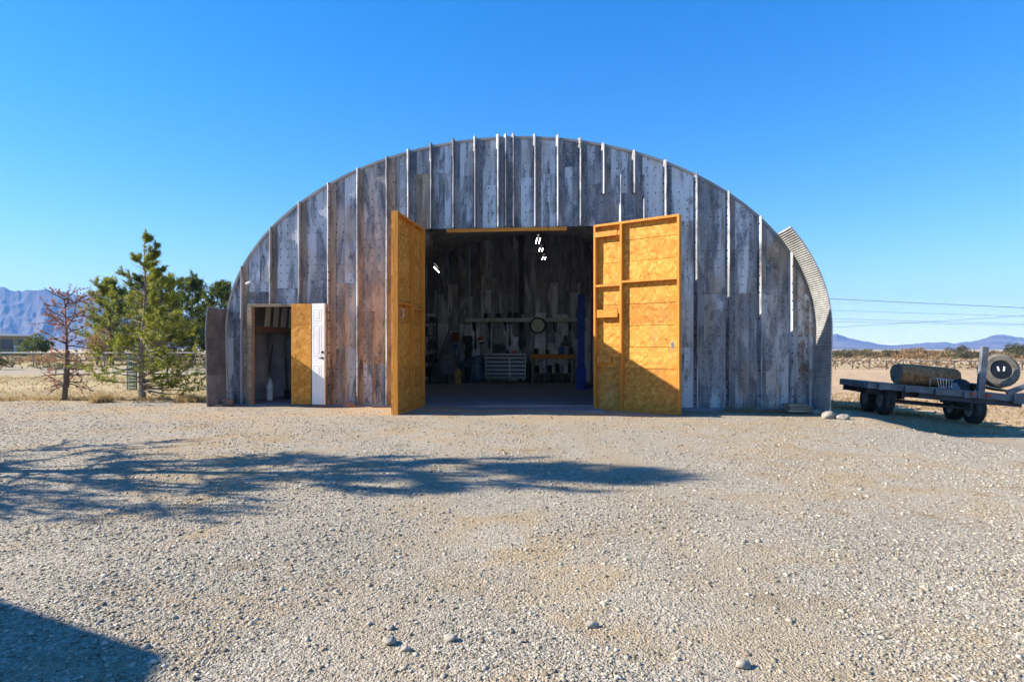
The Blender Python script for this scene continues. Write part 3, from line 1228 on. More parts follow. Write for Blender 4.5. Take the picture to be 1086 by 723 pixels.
# tool chest
c, s = ib(517, 561, 375, 401.0, 21.2, .55)
tc = empty('tool_chest', (c[0], c[1], .02), 'wide low rolling tool chest with silver frame and dark drawers', 'tool chest')
z0, z1 = c[2] - s[2] / 2, c[2] + s[2] / 2
b = MB()
b.box(c, s, bev=.012)
b.build('cabinet', M['steel'], tc)
wl, wr = s[0] * .60, s[0] * .40
xl = c[0] - s[0] / 2
rows = [(.03, .10)] + [(.15 + .135 * k, .115) for k in range(5)]
for k, (o, hgt) in enumerate(rows):
    spans = [(xl + .03, xl + s[0] - .03)] if k == 0 else [(xl + .03, xl + wl - .015), (xl + wl + .015, xl + s[0] - .03)]
    for (a, e) in spans:
        if z1 - o - hgt < z0 + .02:
            hgt = z1 - o - z0 - .03
        if hgt < .03:
            continue
        q = MB()
        q.box(((a + e) / 2, c[1] - s[1] / 2 - .008, z1 - o - hgt / 2), (e - a, .026, hgt - .012), bev=.004)
        dr = q.build('drawer', M['drawer'], tc)
for sx in (-1, 1):
    for sy in (-1, 1):
        q = MB()
        q.lathe([(.0, -.02), (.05, -.02), (.055, 0), (.05, .02), (0, .02)], 12, (c[0] + sx * (s[0] / 2 - .1), c[1] + sy * .2, .07), Matrix.Rotation(PI / 2, 3, 'Y'))
        q.box((c[0] + sx * (s[0] / 2 - .1), c[1] + sy * .2, (.07 + z0) / 2 + .02), (.06, .05, z0 - .05))
        q.build('castor', M['rim'], tc)

# monitor and white sheet above the chest
q = MB()
c2, s2 = ib(525, 538, 365.5, 373.5, 21.4, .25)
q.box(c2, s2, bev=.01)
tag(q.build('black_case', M['black']), 'black case lying on the tool chest', 'case')
q = MB()
c2, s2 = ib(524, 537, 356, 364.5, 22.05, .04)
q.box(c2, s2, bev=.005)
tag(q.build('wall_panel_sheet', M['greypaint']), 'pale grey square sheet hanging on the back wall above the tool chest', 'sheet')

# wall clock
cc = at(572, 345, 21.66)
ck = empty('wall_clock', cc, 'large round wall clock with black rim and cream dial', 'clock')
RX = Matrix.Rotation(PI / 2, 3, 'X')
q = MB(); q.lathe([(.23, .0), (.23, .05), (.25, .075), (.28, .07), (.285, .0)], 32, cc, RX); q.build('rim', M['black'], ck)
q = MB(); q.lathe([(.235, .02), (.235, .03)], 32, cc, RX); q.build('dial', M['face'], ck)
q = MB()
q.bar(cc + Vector((0, -.04, 0)), cc + Vector((-.05, -.04, .12)), .004, .018, (0, -1, 0))
q.bar(cc + Vector((0, -.042, 0)), cc + Vector((.03, -.042, -.17)), .004, .012, (0, -1, 0))
q.build('hands', M['black'], ck)

# pale long shelf board on the wall
c2, s2 = ib(494, 613, 337.2, 341.2, 21.75, .22)
sh = empty('wall_shelf', c2, 'long pale shelf board running across the back wall', 'shelf')
q = MB(); q.box(c2, s2, bev=.006); q.build('shelf_board', M['paleboard'], sh)
for k in range(7):
    q = MB()
    x = c2[0] - s2[0] / 2 + .25 + k * .57
    q.prism([(21.78, c2[2] - s2[2] / 2), (22.14, c2[2] - s2[2] / 2), (22.14, c2[2] - .38)], x - .02, x + .02, 'x')
    q.build('bracket', M['black'], sh)

# workbench
bx0, bx1 = at(566, 0, 21.2).x, at(611.5, 0, 21.2).x
wb = empty('workbench', ((bx0 + bx1) / 2, 21.5, .02), 'wooden workbench with thick top and a crowded lower shelf by the blue post', 'workbench')
ztop = at(0, 375.6, 21.2).z
q = MB(); q.box(((bx0 + bx1) / 2, 21.52, ztop - .07), (bx1 - bx0, .68, .14), bev=.01); q.build('bench_top', M['lumber_x'], wb)
for x in (bx0 + .06, bx1 - .06):
    for y in (21.26, 21.78):
        q = MB(); q.box((x, y, (ztop - .14) / 2 + .01), (.09, .09, ztop - .16), bev=.005); q.build('leg', M['oldwood'], wb)
zsh = at(0, 396, 21.2).z
q = MB(); q.box(((bx0 + bx1) / 2, 21.52, zsh), (bx1 - bx0 - .2, .56, .03)); q.build('lower_shelf', M['oldwood'], wb)


def bottle(x, y, z, r, h, mat, label, cat, group, neck=True):
    q = MB()
    pr = [(r * .9, 0), (r, .01), (r, h * .62), (r * .38, h * .8), (r * .38, h), (0, h)] if neck else [(r * .96, 0), (r, .01), (r, h - .01), (r * .9, h), (0, h)]
    q.lathe(pr, 12, (x, y, z))
    return tag(q.build('bottle' if neck else 'can', mat, smooth=False), label, cat, group)


br = random.Random(3)
for k, (px, mt, nk, r, h) in enumerate([(571, 'black', 0, .07, .2), (577, 'whiteplastic', 1, .075, .27), (583, 'black', 0, .05, .16), (588.5, 'whiteplastic', 1, .08, .25), (592.5, 'whiteplastic', 1, .05, .2), (597.5, 'bluelabel', 0, .09, .26), (603, 'greypaint', 0, .10, .27), (608, 'black', 0, .05, .22)]):
    nm = {'black': ('dark', 'dark can standing on the workbench top among pale bottles'), 'whiteplastic': ('white', 'white necked bottle standing on the workbench top'), 'bluelabel': ('blue', 'blue can standing on the workbench top beside a grey can'), 'greypaint': ('grey', 'grey can standing on the workbench top beside a blue can')}[mt]
    bottle(at(px, 0, 21.4).x, 21.4, ztop + .002, r, h, M[mt], nm[1], 'bottle' if nk else 'can', 'containers on the workbench top', nk)
for k in range(9):
    px = 572 + k * 4.3
    mt = ['black', 'whiteplastic', 'greypaint', 'black', 'whiteplastic', 'black', 'greypaint', 'whiteplastic', 'black'][k]
    nk = mt != 'black'
    lab = {'black': 'dark can on the lower shelf of the workbench', 'whiteplastic': 'white bottle on the lower shelf of the workbench', 'greypaint': 'grey bottle on the lower shelf of the workbench'}[mt]
    bottle(at(px, 0, 21.4).x, 21.38 + br.uniform(-.05, .1), zsh + .017, br.uniform(.05, .075), br.uniform(.2, .34), M[mt], lab, 'bottle' if nk else 'can', 'containers on the lower bench shelf', nk)
for k in range(4):
    px = 574 + k * 9.5
    q = MB()
    xx = at(px, 0, 21.5).x
    q.box((xx, 21.5, .02 + .13), (.24, .34, .26), bev=.01)
    q.box((xx, 21.5, .285), (.26, .36, .03), bev=.008)
    tag(q.build('storage_box', M['black']), 'black lidded box on the floor under the workbench', 'box', 'boxes under the workbench')

shop_a = [o for o in bpy.data.objects if o not in before_shop]
# blue lift post
bp = at(616, 413, 17.7)
lf = empty('lift_post', (bp.x, 17.7, .012), 'tall blue vehicle lift post standing on the shop floor', 'lift post')
q = MB()
xL, xR = at(612.3, 0, 17.7).x, at(619.7, 0, 17.7).x
q.prism([(xL, 17.6), (xR, 17.6), (xR, 17.66), (xR - .03, 17.66), (xR - .03, 17.86), (xL + .03, 17.86), (xL + .03, 17.66), (xL, 17.66)], .03, 2.68, 'z')
q.build('column', M['blue'], lf)
q = MB(); q.box((bp.x + .04, 17.75, .024), (.40, .40, .024), bev=.004)
q.prism([(xL - .04, .036), (xR + .20, .036), (xR + .15, .10), (xR, .30), (xL, .30)], 17.62, 17.64, 'y')
q.build('base_plate', M['blue'], lf)
q = MB(); q.box((bp.x, 17.58, .45), (.26, .10, .34), bev=.01); q.build('carriage', M['blue'], lf)
q = MB(); q.bar((bp.x + .10, 17.55, .12), (bp.x + .75, 17.15, .12), .10, .10); q.lathe([(.06, 0), (.06, .06), (0, .06)], 12, (bp.x + .75, 17.15, .17)); q.build('arm', M['black'], lf)

before_shop = set(bpy.data.objects)
# red framed poster
c2, s2 = ib(478, 487.5, 351, 372, 21.98, .03)
po = empty('framed_poster', c2, 'red and pale poster in a white frame on the back wall', 'poster')
q = MB(); q.box(c2, s2, bev=.004); q.build('frame', M['greypaint'], po)
q = MB(); q.box((c2[0], c2[1] - .02, c2[2] + s2[2] * .20), (s2[0] * .78, .012, s2[2] * .52)); q.build('print', M['poster'], po)
q = MB(); q.lathe([(.10, 0), (.10, .012)], 20, (c2[0], c2[1] - .012, c2[2] - s2[2] * .27), RX); q.build('round_print', M['bluelabel'], po)
# round sign
cc = at(510.5, 361, 21.98)
rs = empty('round_sign', cc, 'small round red and white sign on the back wall', 'sign')
q = MB(); q.lathe([(.13, 0), (.13, .015)], 24, cc, RX); q.build('disc', M['whiteplastic'], rs)
q = MB()
q.prism([(cc.x + .132 * math.cos(a), cc.z + .132 * math.sin(a)) for a in np.linspace(.25, PI + .1, 14)], cc.y - .024, cc.y - .016, 'y')
q.build('red_half', M['signred'], rs)
q = MB()
q.prism([(cc.x + .132 * math.cos(a), cc.z + .132 * math.sin(a)) for a in np.linspace(PI + .5, 2 * PI - .2, 14)], cc.y - .024, cc.y - .016, 'y')
q.build('dark_half', M['black'], rs)


# hanging tools / dark strips on the back wall
def hung(px0, px1, py0, py1, mat, label, cat, group=None):
    c, s = ib(px0, px1, py0, py1, 22.05, .05)
    q = MB()
    hx, hz_ = s[0] / 2, s[2] / 2
    q.prism([(c[0] - hx * .35, c[2] + hz_), (c[0] + hx * .35, c[2] + hz_), (c[0] + hx * .4, c[2]), (c[0] + hx, c[2] - hz_ * .7), (c[0] + hx * .7, c[2] - hz_), (c[0] - hx * .7, c[2] - hz_), (c[0] - hx, c[2] - hz_ * .7), (c[0] - hx * .4, c[2])], c[1] - .025, c[1] + .025, 'y')
    q.tube([(c[0], c[1], c[2] + hz_ - .005), (c[0], c[1] + .03, c[2] + hz_ + .05)], .008, 5)
    return tag(q.build('hand_tool', mat), label, cat, group)


for px in (504, 519, 541, 551, 556.5):
    hung(px - 1.3, px + 1.3, 343 + (px % 3), 366 + (px % 5), M['black'], 'dark long handled tool hanging below the pale wall shelf', 'tool', 'tools hanging on the back wall')
hung(594, 606, 356, 367, M['greytarp'], 'wide grey scoop hanging above the workbench', 'tool')
hung(583, 589, 346, 364, M['drawer'], 'dark bag hanging between the clock and the blue post', 'bag')
q = MB()
c2, s2 = ib(491, 501, 356, 371, 21.7, .3)
q.box((c2[0], c2[1], c2[2] + .12), (s2[0] * .9, .3, .26), bev=.02)
q.box((c2[0] + .05, c2[1] - .02, c2[2] - .13), (s2[0] * .7, .26, .22), bev=.02)
q.prism([(c2[0] - .1, c2[2] - .24), (c2[0] + .16, c2[2] - .24), (c2[0] + .12, .6), (c2[0] - .06, .6)], 21.75, 21.9, 'y')
tag(q.build('drill_press', M['black']), 'black bench machine standing behind the blue tarp', 'machine')

# things on the long wall shelf and on the chest
sr = random.Random(8)
for k in range(9):
    px = 503 + k * 6.6 + sr.uniform(-1.5, 1.5)
    mt = sr.choice(['black', 'greypaint', 'drawer', 'rim'])
    xx = at(px, 0, 21.86).x
    bottle(xx, 21.86, at(0, 337.2, 21.75).z + .004, sr.uniform(.05, .09), sr.uniform(.10, .24), M[mt], {'black': 'black tin on the long wall shelf', 'greypaint': 'grey tin on the long wall shelf', 'drawer': 'slate blue tin on the long wall shelf', 'rim': 'dull steel tin on the long wall shelf'}[mt], 'can', 'tins on the wall shelf', False)
for k in range(11):
    px = 545 + k * 5.4 + sr.uniform(-1, 1)
    if 565 < px < 580:
        continue
    mt = sr.choice(['greypaint', 'steel', 'rim'])
    hung(px - .9, px + .9, 344 + sr.uniform(0, 3), 352 + sr.uniform(0, 9), M[mt], {'greypaint': 'grey hand tool hanging under the pale wall shelf', 'steel': 'bright steel hand tool hanging under the pale wall shelf', 'rim': 'dull steel hand tool hanging under the pale wall shelf'}[mt], 'tool', 'pale tools hanging on the back wall')
for k in range(6):
    px = 519 + k * 7.0
    mt = ['rim', 'black', 'greypaint', 'black', 'signred', 'rim'][k]
    q = MB()
    xx = at(px, 0, 21.4).x
    zt = z1 + .004
    q.box((xx, 21.42, zt + .05), (.13, .2, .10), bev=.012)
    q.tube([(xx - .05, 21.42, zt + .10), (xx - .04, 21.42, zt + .15), (xx + .04, 21.42, zt + .15), (xx + .05, 21.42, zt + .10)], .01, 5)
    if k in (1, 2):
        continue
    tag(q.build('tool_case', M[mt]), {'rim': 'dull steel tool case with a handle on the tool chest', 'black': 'black tool case with a handle on the tool chest', 'signred': 'red tool case with a handle on the tool chest'}[mt], 'tool case', 'tool cases on the chest')
for (px, hgt, mt, lab) in ((500, .55, 'black', 'black drum on the floor left of the tool chest'), (470, .30, 'trailer_dark', 'dark low toolbox in front of the grey tarp'), (564, .75, 'black', 'black gas cylinder between the tool chest and the workbench')):
    xx = at(px, 0, 20.4 if px == 470 else 21.1).x
    q = MB()
    if px == 470:
        q.box((xx, 20.35, .02 + hgt / 2), (.55, .3, hgt), bev=.02)
        q.tube([(xx - .15, 20.35, hgt + .02), (xx - .13, 20.35, hgt + .09), (xx + .13, 20.35, hgt + .09), (xx + .15, 20.35, hgt + .02)], .014, 6)
    else:
        r = .2 if px == 500 else .09
        q.lathe([(r * .95, 0), (r, .02), (r, hgt * .85), (r * .5, hgt * .96), (r * .25, hgt), (0, hgt)] if px == 564 else [(r * .96, 0), (r, .02), (r, hgt * .33), (r * 1.04, hgt * .36), (r, hgt * .39), (r, hgt * .97), (r * .95, hgt), (0, hgt)], 18, (xx, 21.1, .012))
    tag(q.build({500: 'drum', 470: 'toolbox', 564: 'gas_cylinder'}[px], M[mt]), lab, {500: 'drum', 470: 'toolbox', 564: 'gas cylinder'}[px])

# shelving on the far left with dark boxes
sx0, sx1 = at(440, 0, 20.6).x, at(463, 0, 20.6).x
su = empty('shelving_unit', ((sx0 + sx1) / 2, 20.85, .012), 'dark metal shelving crowded with small boxes at the left', 'shelving')
for x in (sx0, sx1):
    for y in (20.62, 21.05):
        q = MB(); q.box((x, y, 1.1), (.04, .04, 2.18)); q.build('post', M['trailer_dark'], su)
lev = [.25, .70, 1.15, 1.6, 2.05]
for z in lev:
    q = MB(); q.box(((sx0 + sx1) / 2, 20.835, z), (sx1 - sx0 + .02, .46, .025)); q.build('shelf', M['trailer_dark'], su)
for z in lev:
    for k in range(3):
        x = sx0 + .12 + k * (sx1 - sx0 - .2) / 2
        mt = br.choice(['black', 'drawer', 'greypaint', 'black', 'rim'])
        h = br.uniform(.14, .30)
        q = MB()
        q.box((x, 20.82, z + .014 + h / 2), (br.uniform(.14, .19), .3, h), bev=.01)
        q.box((x, 20.82, z + .014 + h + .008), (.17, .31, .018), bev=.005)
        tag(q.build('storage_bin', M[mt]), 'small bin on the dark shelving at the left of the shop', 'bin', 'bins on the left shelving')


def drape(name, px0, px1, py0, py1, d, dep, mat, label, cat, peak, seed, fold=.05):
    x0, x1 = at(px0, 0, d).x, at(px1, 0, d).x
    ztop = at(0, py0, d).z
    n, m = 56, 14
    P = []
    rr = random.Random(seed)
    ph = [rr.uniform(0, 6.3) for _ in range(4)]
    for j in range(m):
        v = j / (m - 1)
        for i in range(n):
            a = 2 * PI * i / (n - 1)
            sq = (abs(math.cos(a)) ** 3 + abs(math.sin(a)) ** 3) ** (-1 / 3)
            k = peak(v)
            fo = 1 + fold * (math.sin(a * 9 + ph[0]) + .7 * math.sin(a * 14 + ph[1] + 2 * v)) * v
            x = (x0 + x1) / 2 + math.cos(a) * sq * (x1 - x0) / 2 * k * fo + (1 - v) * .06
            y = d + dep / 2 + math.sin(a) * sq * dep / 2 * k * fo
            z = .02 + (ztop - .02) * (1 - v) + fold * 1.2 * math.sin(a + ph[3]) * (1 - v) + .03 * math.sin(a * 2 + ph[2]) * (1 - v)
            P.append((x, y, max(.015, z)))
    q = MB()
    q.grid(P, m, n)
    top = P[:n - 1]
    q.add(top, [tuple(range(len(top)))])
    return tag(q.build(name, mat, smooth=True), label, cat)


drape('covered_machine', 458, 491, 351, 404, 20.6, .9, M['greytarp'], 'tall machine under a grey tarp rising to a point', 'covered machine', lambda v: .06 + .94 * v ** .9, 2, .06)
drape('covered_quad', 484, 516, 380, 404, 20.9, .8, M['bluetarp'], 'low machine bundled under a shiny blue tarp', 'covered machine', lambda v: .62 + .38 * min(1, v * 2.2) - .16 * v * v + .08 * math.sin(v * 9), 4, .11)
c2, s2 = ib(486.5, 494, 393, 400.5, 20.3, .3)
q = MB(); q.box(c2, s2, bev=.02); q.box((c2[0], c2[1], c2[2] + s2[2] / 2 + .02), (.10, .04, .05), bev=.008); q.box((c2[0], c2[1], (c2[2] - s2[2] / 2 + .01) / 2), (.2, .2, c2[2] - s2[2] / 2 - .015))
tag(q.build('fuel_can', M['tan']), 'yellow tan fuel can in front of the blue tarp', 'fuel can')

shop_b = [o for o in bpy.data.objects if o not in before_shop]
for o in shop_a + shop_b:
    if o.parent is None:
        spin(o, .5, 22.2)

# things just inside the small door
x = at(286, 0, 13.9).x
q = MB(); q.lathe([(.07, 0), (.075, .02), (.075, .32), (.03, .40), (.03, .44), (0, .44)], 14, (x, 13.9, .012)); q.tube([(x, 13.9, .44), (x, 13.87, .5), (x + .05, 13.85, .48), (x + .09, 13.85, .30)], .012, 6)
tag(q.build('spray_bottle', M['whiteplastic']), 'white bottle with a hose just inside the small doorway', 'bottle')
for k, (px, L, rz) in enumerate(((281, 1.25, .10), (305, .95, -.12))):
    x = at(px, 0, 14.3).x
    q = MB(); q.tube([(x, 14.3, .02), (x + rz, 14.5, L)], .016, 6); q.box((x, 14.29, .12), (.16, .03, .22), bev=.01)
    tag(q.build('shovel', M['black']), ['dark shovel leaning inside the small doorway at its left', 'short dark shovel leaning inside the small doorway beside the board'][k], 'shovel')

# security camera on the facade
p = at(263.5, 300, 12.83)
sc_ = empty('security_camera', p, 'small white security camera on the wall above the small doorway', 'security camera')
q = MB(); q.lathe([(.0, -.06), (.024, -.06), (.026, .045), (.0, .05)], 12, p, Matrix.Rotation(1.2, 3, 'Y')); q.build('body', M['whiteplastic'], sc_)
q = MB(); q.tube([p + Vector((-.02, 0, 0)), p + Vector((-.04, .06, .02)), p + Vector((-.04, .15, .02))], .012, 6); q.build('mount', M['whiteplastic'], sc_)

# ================================================================== STONES
_ico_v = np.array([(0, .526, .851), (0, -.526, .851), (0, .526, -.851), (0, -.526, -.851), (.526, .851, 0), (-.526, .851, 0), (.526, -.851, 0), (-.526, -.851, 0), (.851, 0, .526), (-.851, 0, .526), (.851, 0, -.526), (-.851, 0, -.526)])
_ico_f = np.array([(0, 1, 8), (0, 9, 1), (0, 8, 4), (0, 4, 5), (0, 5, 9), (1, 7, 6), (1, 6, 8), (1, 9, 7), (2, 10, 3), (2, 3, 11), (2, 4, 10), (2, 5, 4), (2, 11, 5), (3, 6, 7), (3, 10, 6), (3, 7, 11), (8, 10, 4), (9, 5, 11), (6, 10, 8), (7, 9, 11)])


def stones(name, bands, mat):
    VV, FF, base = [], [], 0
    for (y0, y1, dens, mu, sg) in bands:
        A = .86 * (y1 * y1 - y0 * y0)
        n = int(A * dens)
        y = np.sqrt(RNG.uniform(y0 * y0, y1 * y1, n))
        x = RNG.uniform(-.86, .86, n) * y
        hx_, hy_ = hloc(x, y)
        keep = ~((np.abs(hx_ - AX) < 6.05) & (hy_ > 11.75))
        # patchy
        pn = np.sin(x * 1.9 + 1.3 * np.sin(y * .9)) * np.sin(y * 1.7 + .8 * np.sin(x * 1.1)) + .5 * np.sin(x * 4.3 + y * 2.9)
        keep &= RNG.random(n) < np.clip(.72 + .38 * pn, .12, 1)
        keep &= ~((x > 6.05) & (y > 6))
        wv = x - .25 + .5 * np.sin(y * .8 + 1)
        keep &= (np.abs(np.abs(wv) - .85) > .3) | (RNG.random(n) < .45)
        x, y = x[keep], y[keep]
        n = len(x)
        r = np.clip(np.exp(RNG.normal(math.log(mu), sg, n)), .0016, .017)
        v = _ico_v[None] * (1 + RNG.uniform(-.52, .45, (n, 12, 1)))
        v = v * (r[:, None, None] * np.stack([RNG.uniform(.8, 1.4, n), RNG.uniform(.65, 1.05, n), RNG.uniform(.38, .68, n)], -1)[:, None, :])
        a = RNG.uniform(0, 2 * PI, n)
        tl = RNG.normal(0, .3, n)
        ca, sa = np.cos(a)[:, None], np.sin(a)[:, None]
        ct, st = np.cos(tl)[:, None], np.sin(tl)[:, None]
        vx, vy, vz = v[..., 0], v[..., 1], v[..., 2]
        vy, vz = vy * ct - vz * st, vy * st + vz * ct
        vx, vy = vx * ca - vy * sa, vx * sa + vy * ca
        P = np.stack([vx + x[:, None], vy + y[:, None], vz + (gz(x, y) + r * .10)[:, None]], -1).reshape(-1, 3)
        VV.append(P)
        FF.append((_ico_f[None] + (np.arange(n) * 12)[:, None, None]).reshape(-1, 3) + base)
        base += n * 12
    return np_mesh(name, np.concatenate(VV), np.concatenate(FF), mat)


kind(stones('gravel', [(1.9, 3.2, 9500, .0034, .52), (3.2, 4.6, 5000, .0041, .50), (4.6, 7.0, 1700, .0053, .48), (7.0, 10, 420, .0075, .45), (10, 13.8, 120, .011, .4)], M['stone']), 'stuff')


def rock(x, y, r, mat, label, seed, flat=.65, group=None):
    rr = np.random.default_rng(seed)
    bm_v, bm_f = [], []
    n, m = 14, 9
    for j in range(m + 1):
        th = PI * j / m
        for i in range(n):
            a = 2 * PI * i / n
            k = 1 + .14 * math.sin(a * 2 + seed) * math.sin(th * 2 + seed * 2) + .10 * math.sin(a * 3 + seed * 3 + th * 2) + rr.uniform(-.05, .05)
            bm_v.append((x + r * k * math.sin(th) * math.cos(a) * 1.15, y + r * k * math.sin(th) * math.sin(a) * .9, gzf(x, y) + r * flat * (.62 + k * math.cos(th))))
    for j in range(m):
        for i in range(n):
            bm_f.append((j * n + i, j * n + (i + 1) % n, (j + 1) * n + (i + 1) % n, (j + 1) * n + i))
    q = MB()
    q.add(bm_v, bm_f)
    return tag(q.build('rock', mat, smooth=True), label, 'rock', group)


def gp(px, py):
    """ground point under a photo pixel"""
    d = EYE * F / (py - HY)
    return (px - CX) / F * d, d


for (px, py, r, mt, lab, sd) in [
    (413, 681, .025, 'rock', 'pale rounded rock on the gravel, left of the two foreground pairs', 1),
    (431, 689, .017, 'rock', 'small flat pale rock just right of the pale rounded rock', 2),
    (478, 678, .023, 'rock', 'pale rock alone on the gravel in the middle foreground', 3),
    (628, 664, .022, 'rock', 'grey rock casting a small shadow right of the foreground middle', 4),
    (414, 666, .016, 'rock', 'low grey stone behind the pale rounded rock', 5),
    (788, 706, .024, 'rock', 'brownish stone in the right foreground gravel', 6),
]:
    x, y = gp(px, py)
    rock(x, y, r, M[mt], lab, sd)
rock(at(878, 0, 10.9).x, 10.85, .12, M['rock'], 'large pale boulder at the foot of the right curved sheet', 8)
rock(at(893, 0, 10.75).x, 10.7, .09, M['rock'], 'grey boulder in shade right of the large pale boulder', 9)
rock(at(369.5, 0, 12.55).x, 12.55, .10, M['rockred'], 'brown rock leaning on the wall between the doors', 10, .9)
rock(at(242, 0, 12.75).x, 12.72, .11, M['rockred'], 'reddish rock at the wall behind the left curved sheet', 11, .8)
rock(at(866, 0, 11.45).x, 11.4, .09, M['rock'], 'small rock between the boards and the right curved sheet', 12)

# boards stacked against the wall, right
for k in range(3):
    q = MB()
    q.box((at(846, 0, 11.65).x + [.0, .03, -.04][k], 11.62 + .02 * k, gzf(5.3, 11.6) + .055 + k * .052), ([.46, .44, .36][k], .20, .046), (0, 0, [.05, -.04, .08][k]), bev=.005)
    tag(q.build('board', M['oldwood']), ['bottom board of the short stack at the right end of the wall', 'middle board of the short stack at the right end of the wall', 'top board of the short stack at the right end of the wall'][k], 'board', 'short stack of boards')

# ================================================================== VEGETATION
def needles(C, D, n, length, width, spread, rng):
    """n thin triangles around each clump centre C, leaning to D"""
    m = len(C)
    c = np.repeat(C, n, 0)
    d = np.repeat(D, n, 0) * .8 + rng.normal(0, spread, (m * n, 3))
    d /= np.linalg.norm(d, axis=1, keepdims=True) + 1e-9
    s = np.cross(d, rng.normal(0, 1, (m * n, 3)))
    s /= np.linalg.norm(s, axis=1, keepdims=True) + 1e-9
    L = length * rng.uniform(.6, 1.25, (m * n, 1))
    w = width * rng.uniform(.7, 1.3, (m * n, 1))
    b0 = c + rng.normal(0, length * .16, (m * n, 3))
    V = np.stack([b0 - s * w / 2, b0 + s * w / 2, b0 + d * L], 1).reshape(-1, 3)
    return V


def tri_obj(name, V, mat, parent):
    off = np.array(parent.location) if parent else np.zeros(3)
    n = len(V) // 3
    return np_mesh(name, V - off, np.arange(n * 3).reshape(n, 3), mat, parent)


def limb_path(p, d, L, droop, n, rng, wob=.08):
    pts = [Vector(p)]
    d = Vector(d).normalized()
    for i in range(n):
        d = (d + Vector((rng.normal(0, wob), rng.normal(0, wob), rng.normal(0, wob) + droop))).normalized()
        pts.append(pts[-1] + d * L / n)
    return pts


def conifer(name, label, base, H, R, seed, mat, bark, zmin=.12, n_br=60, tw=6, nd=9, nl=.2, nw=.03, trunk_r=.12, power=.8, group=None, bias=None, bare=0.0, upward=.35, cat='tree', flat=0.0):
    rng = np.random.default_rng(seed)
    b = Vector(base)
    root = empty(name, b, label, cat, group)
    tr = MB()
    lean = rng.normal(0, .02, 2)
    tp = [b + Vector((lean[0] * H * t + .03 * math.sin(t * 9 + seed), lean[1] * H * t, H * t - .05)) for t in np.linspace(0, .97, 10)]
    tr.tube(tp, [trunk_r * (1 - .93 * t) * (1.25 if t == 0 else 1) for t in np.linspace(0, 1, 10)], 8)
    C, D = [], []
    for k in range(n_br):
        t = zmin + (1 - zmin) * ((k + rng.uniform(0, 1)) / n_br) ** 1.0
        i = min(8, int(t * 9.2))
        p0 = tp[i].lerp(tp[i + 1], min(1, max(0, t * 9.2 - i)))
        a = k * 2.399 + rng.uniform(-.5, .5)
        if bias is not None and rng.random() < bias[1]:
            a = bias[0] + rng.normal(0, .7)
        L = R * (1 - t) ** power * rng.uniform(.38, 1.28) + R * .08
        el = upward + (t - .4) * .7 + rng.normal(0, .15)
        d = Vector((math.cos(a) * math.cos(el), math.sin(a) * math.cos(el), math.sin(el)))
        pts = limb_path(p0, d, L, .05, 5, rng)
        r0 = max(.006, trunk_r * .30 * (1 - t) + .004)
        tr.tube(pts, [r0 * (1 - .8 * j / 5) for j in range(6)], 5, False)
        if rng.random() < bare * (1 if t < .45 else 2.4) * (.5 if a % (2 * PI) < 1 or a % (2 * PI) > 5.2 else 1.3):
            continue
        for q in range(tw):
            u = rng.uniform(.35, 1.05)
            j = min(4, int(u * 5))
            pp = pts[j].lerp(pts[j + 1], min(1.1, u * 5 - j))
            dd = Vector(rng.normal(0, 1, 3)).normalized() * .6 + (pts[-1] - pts[0]).normalized() * .6 + Vector((0, 0, .45))
            ln = L * rng.uniform(.12, .32) + nl * .6
            p1 = pp + dd.normalized() * ln * (1 - flat * .5)
            tr.tube([pp, p1], [.006, .003], 3, False)
            for s in np.linspace(.3, 1, 3):
                C.append(tuple(pp.lerp(p1, s)))
                D.append(tuple(dd.normalized()))
    # leader tip
    for s in np.linspace(.9, 1.02, 6):
        C.append(tuple(b + Vector((lean[0] * H * s, lean[1] * H * s, H * s))))
        D.append((0, 0, 1))
    tr.build('trunk', bark, root)
    C, D = np.array(C), np.array(D)
    tri_obj('crown', needles(C, D, nd, nl, nw, .55, rng), mat, root)
    return root


def bush(name, label, base, w, h, mat, seed, n=260, leaf=.12, group=None, cat='bush', stem=True, lw=.35, wild=.5):
    rng = np.random.default_rng(seed)
    b = Vector(base)
    root = empty(name, b, label, cat, group)
    k = max(5, int(w * 3 / max(.3, h)))
    lob = rng.normal(0, .30, (9, 3)) * np.array([w * .75, w * .55, h * .5]) + np.array([0, 0, h * .5])
    lr_ = rng.uniform(.35, .65, 9)
    pick = rng.integers(0, 9, n)
    d = rng.normal(0, 1, (n, 3))
    d /= np.linalg.norm(d, axis=1, keepdims=True)
    C = lob[pick] + d * (lr_[pick] * rng.uniform(.4, 1, n) ** .5)[:, None] * np.array([w * .42, w * .36, h * .5])
    C[:, 2] = np.clip(C[:, 2], .03 * h, h * 1.1)
    C += np.array(b)
    D = d + np.array([0, 0, .5])
    tri_obj('foliage', needles(C, D, 3, leaf, leaf * lw, wild, rng), mat, root)
    if stem:
        q = MB()
        for i in range(5):
            q.tube([b + Vector((0, 0, -.03)), b + Vector((*(lob[i] * np.array([.5, .5, .5])),)), b + Vector(lob[i])], [.03 * h + .004, .02 * h + .003, .004], 4, False)
        q.build('stem', M['greybark'], root)
    return root


# near pine, left
pb = (at(150, 0, 14.1).x, 14.1, gzf(-8.3, 14.1))
conifer('pine_tree', 'young pine with sparse top and dense yellow green lower right branches beside the hangar', pb, 3.75, 1.15, 21, M['pineyellow'], M['greybark'], .07, 128, 7, 18, .085, .014, .07, .8, None, (-.1, .42), .26, .06)
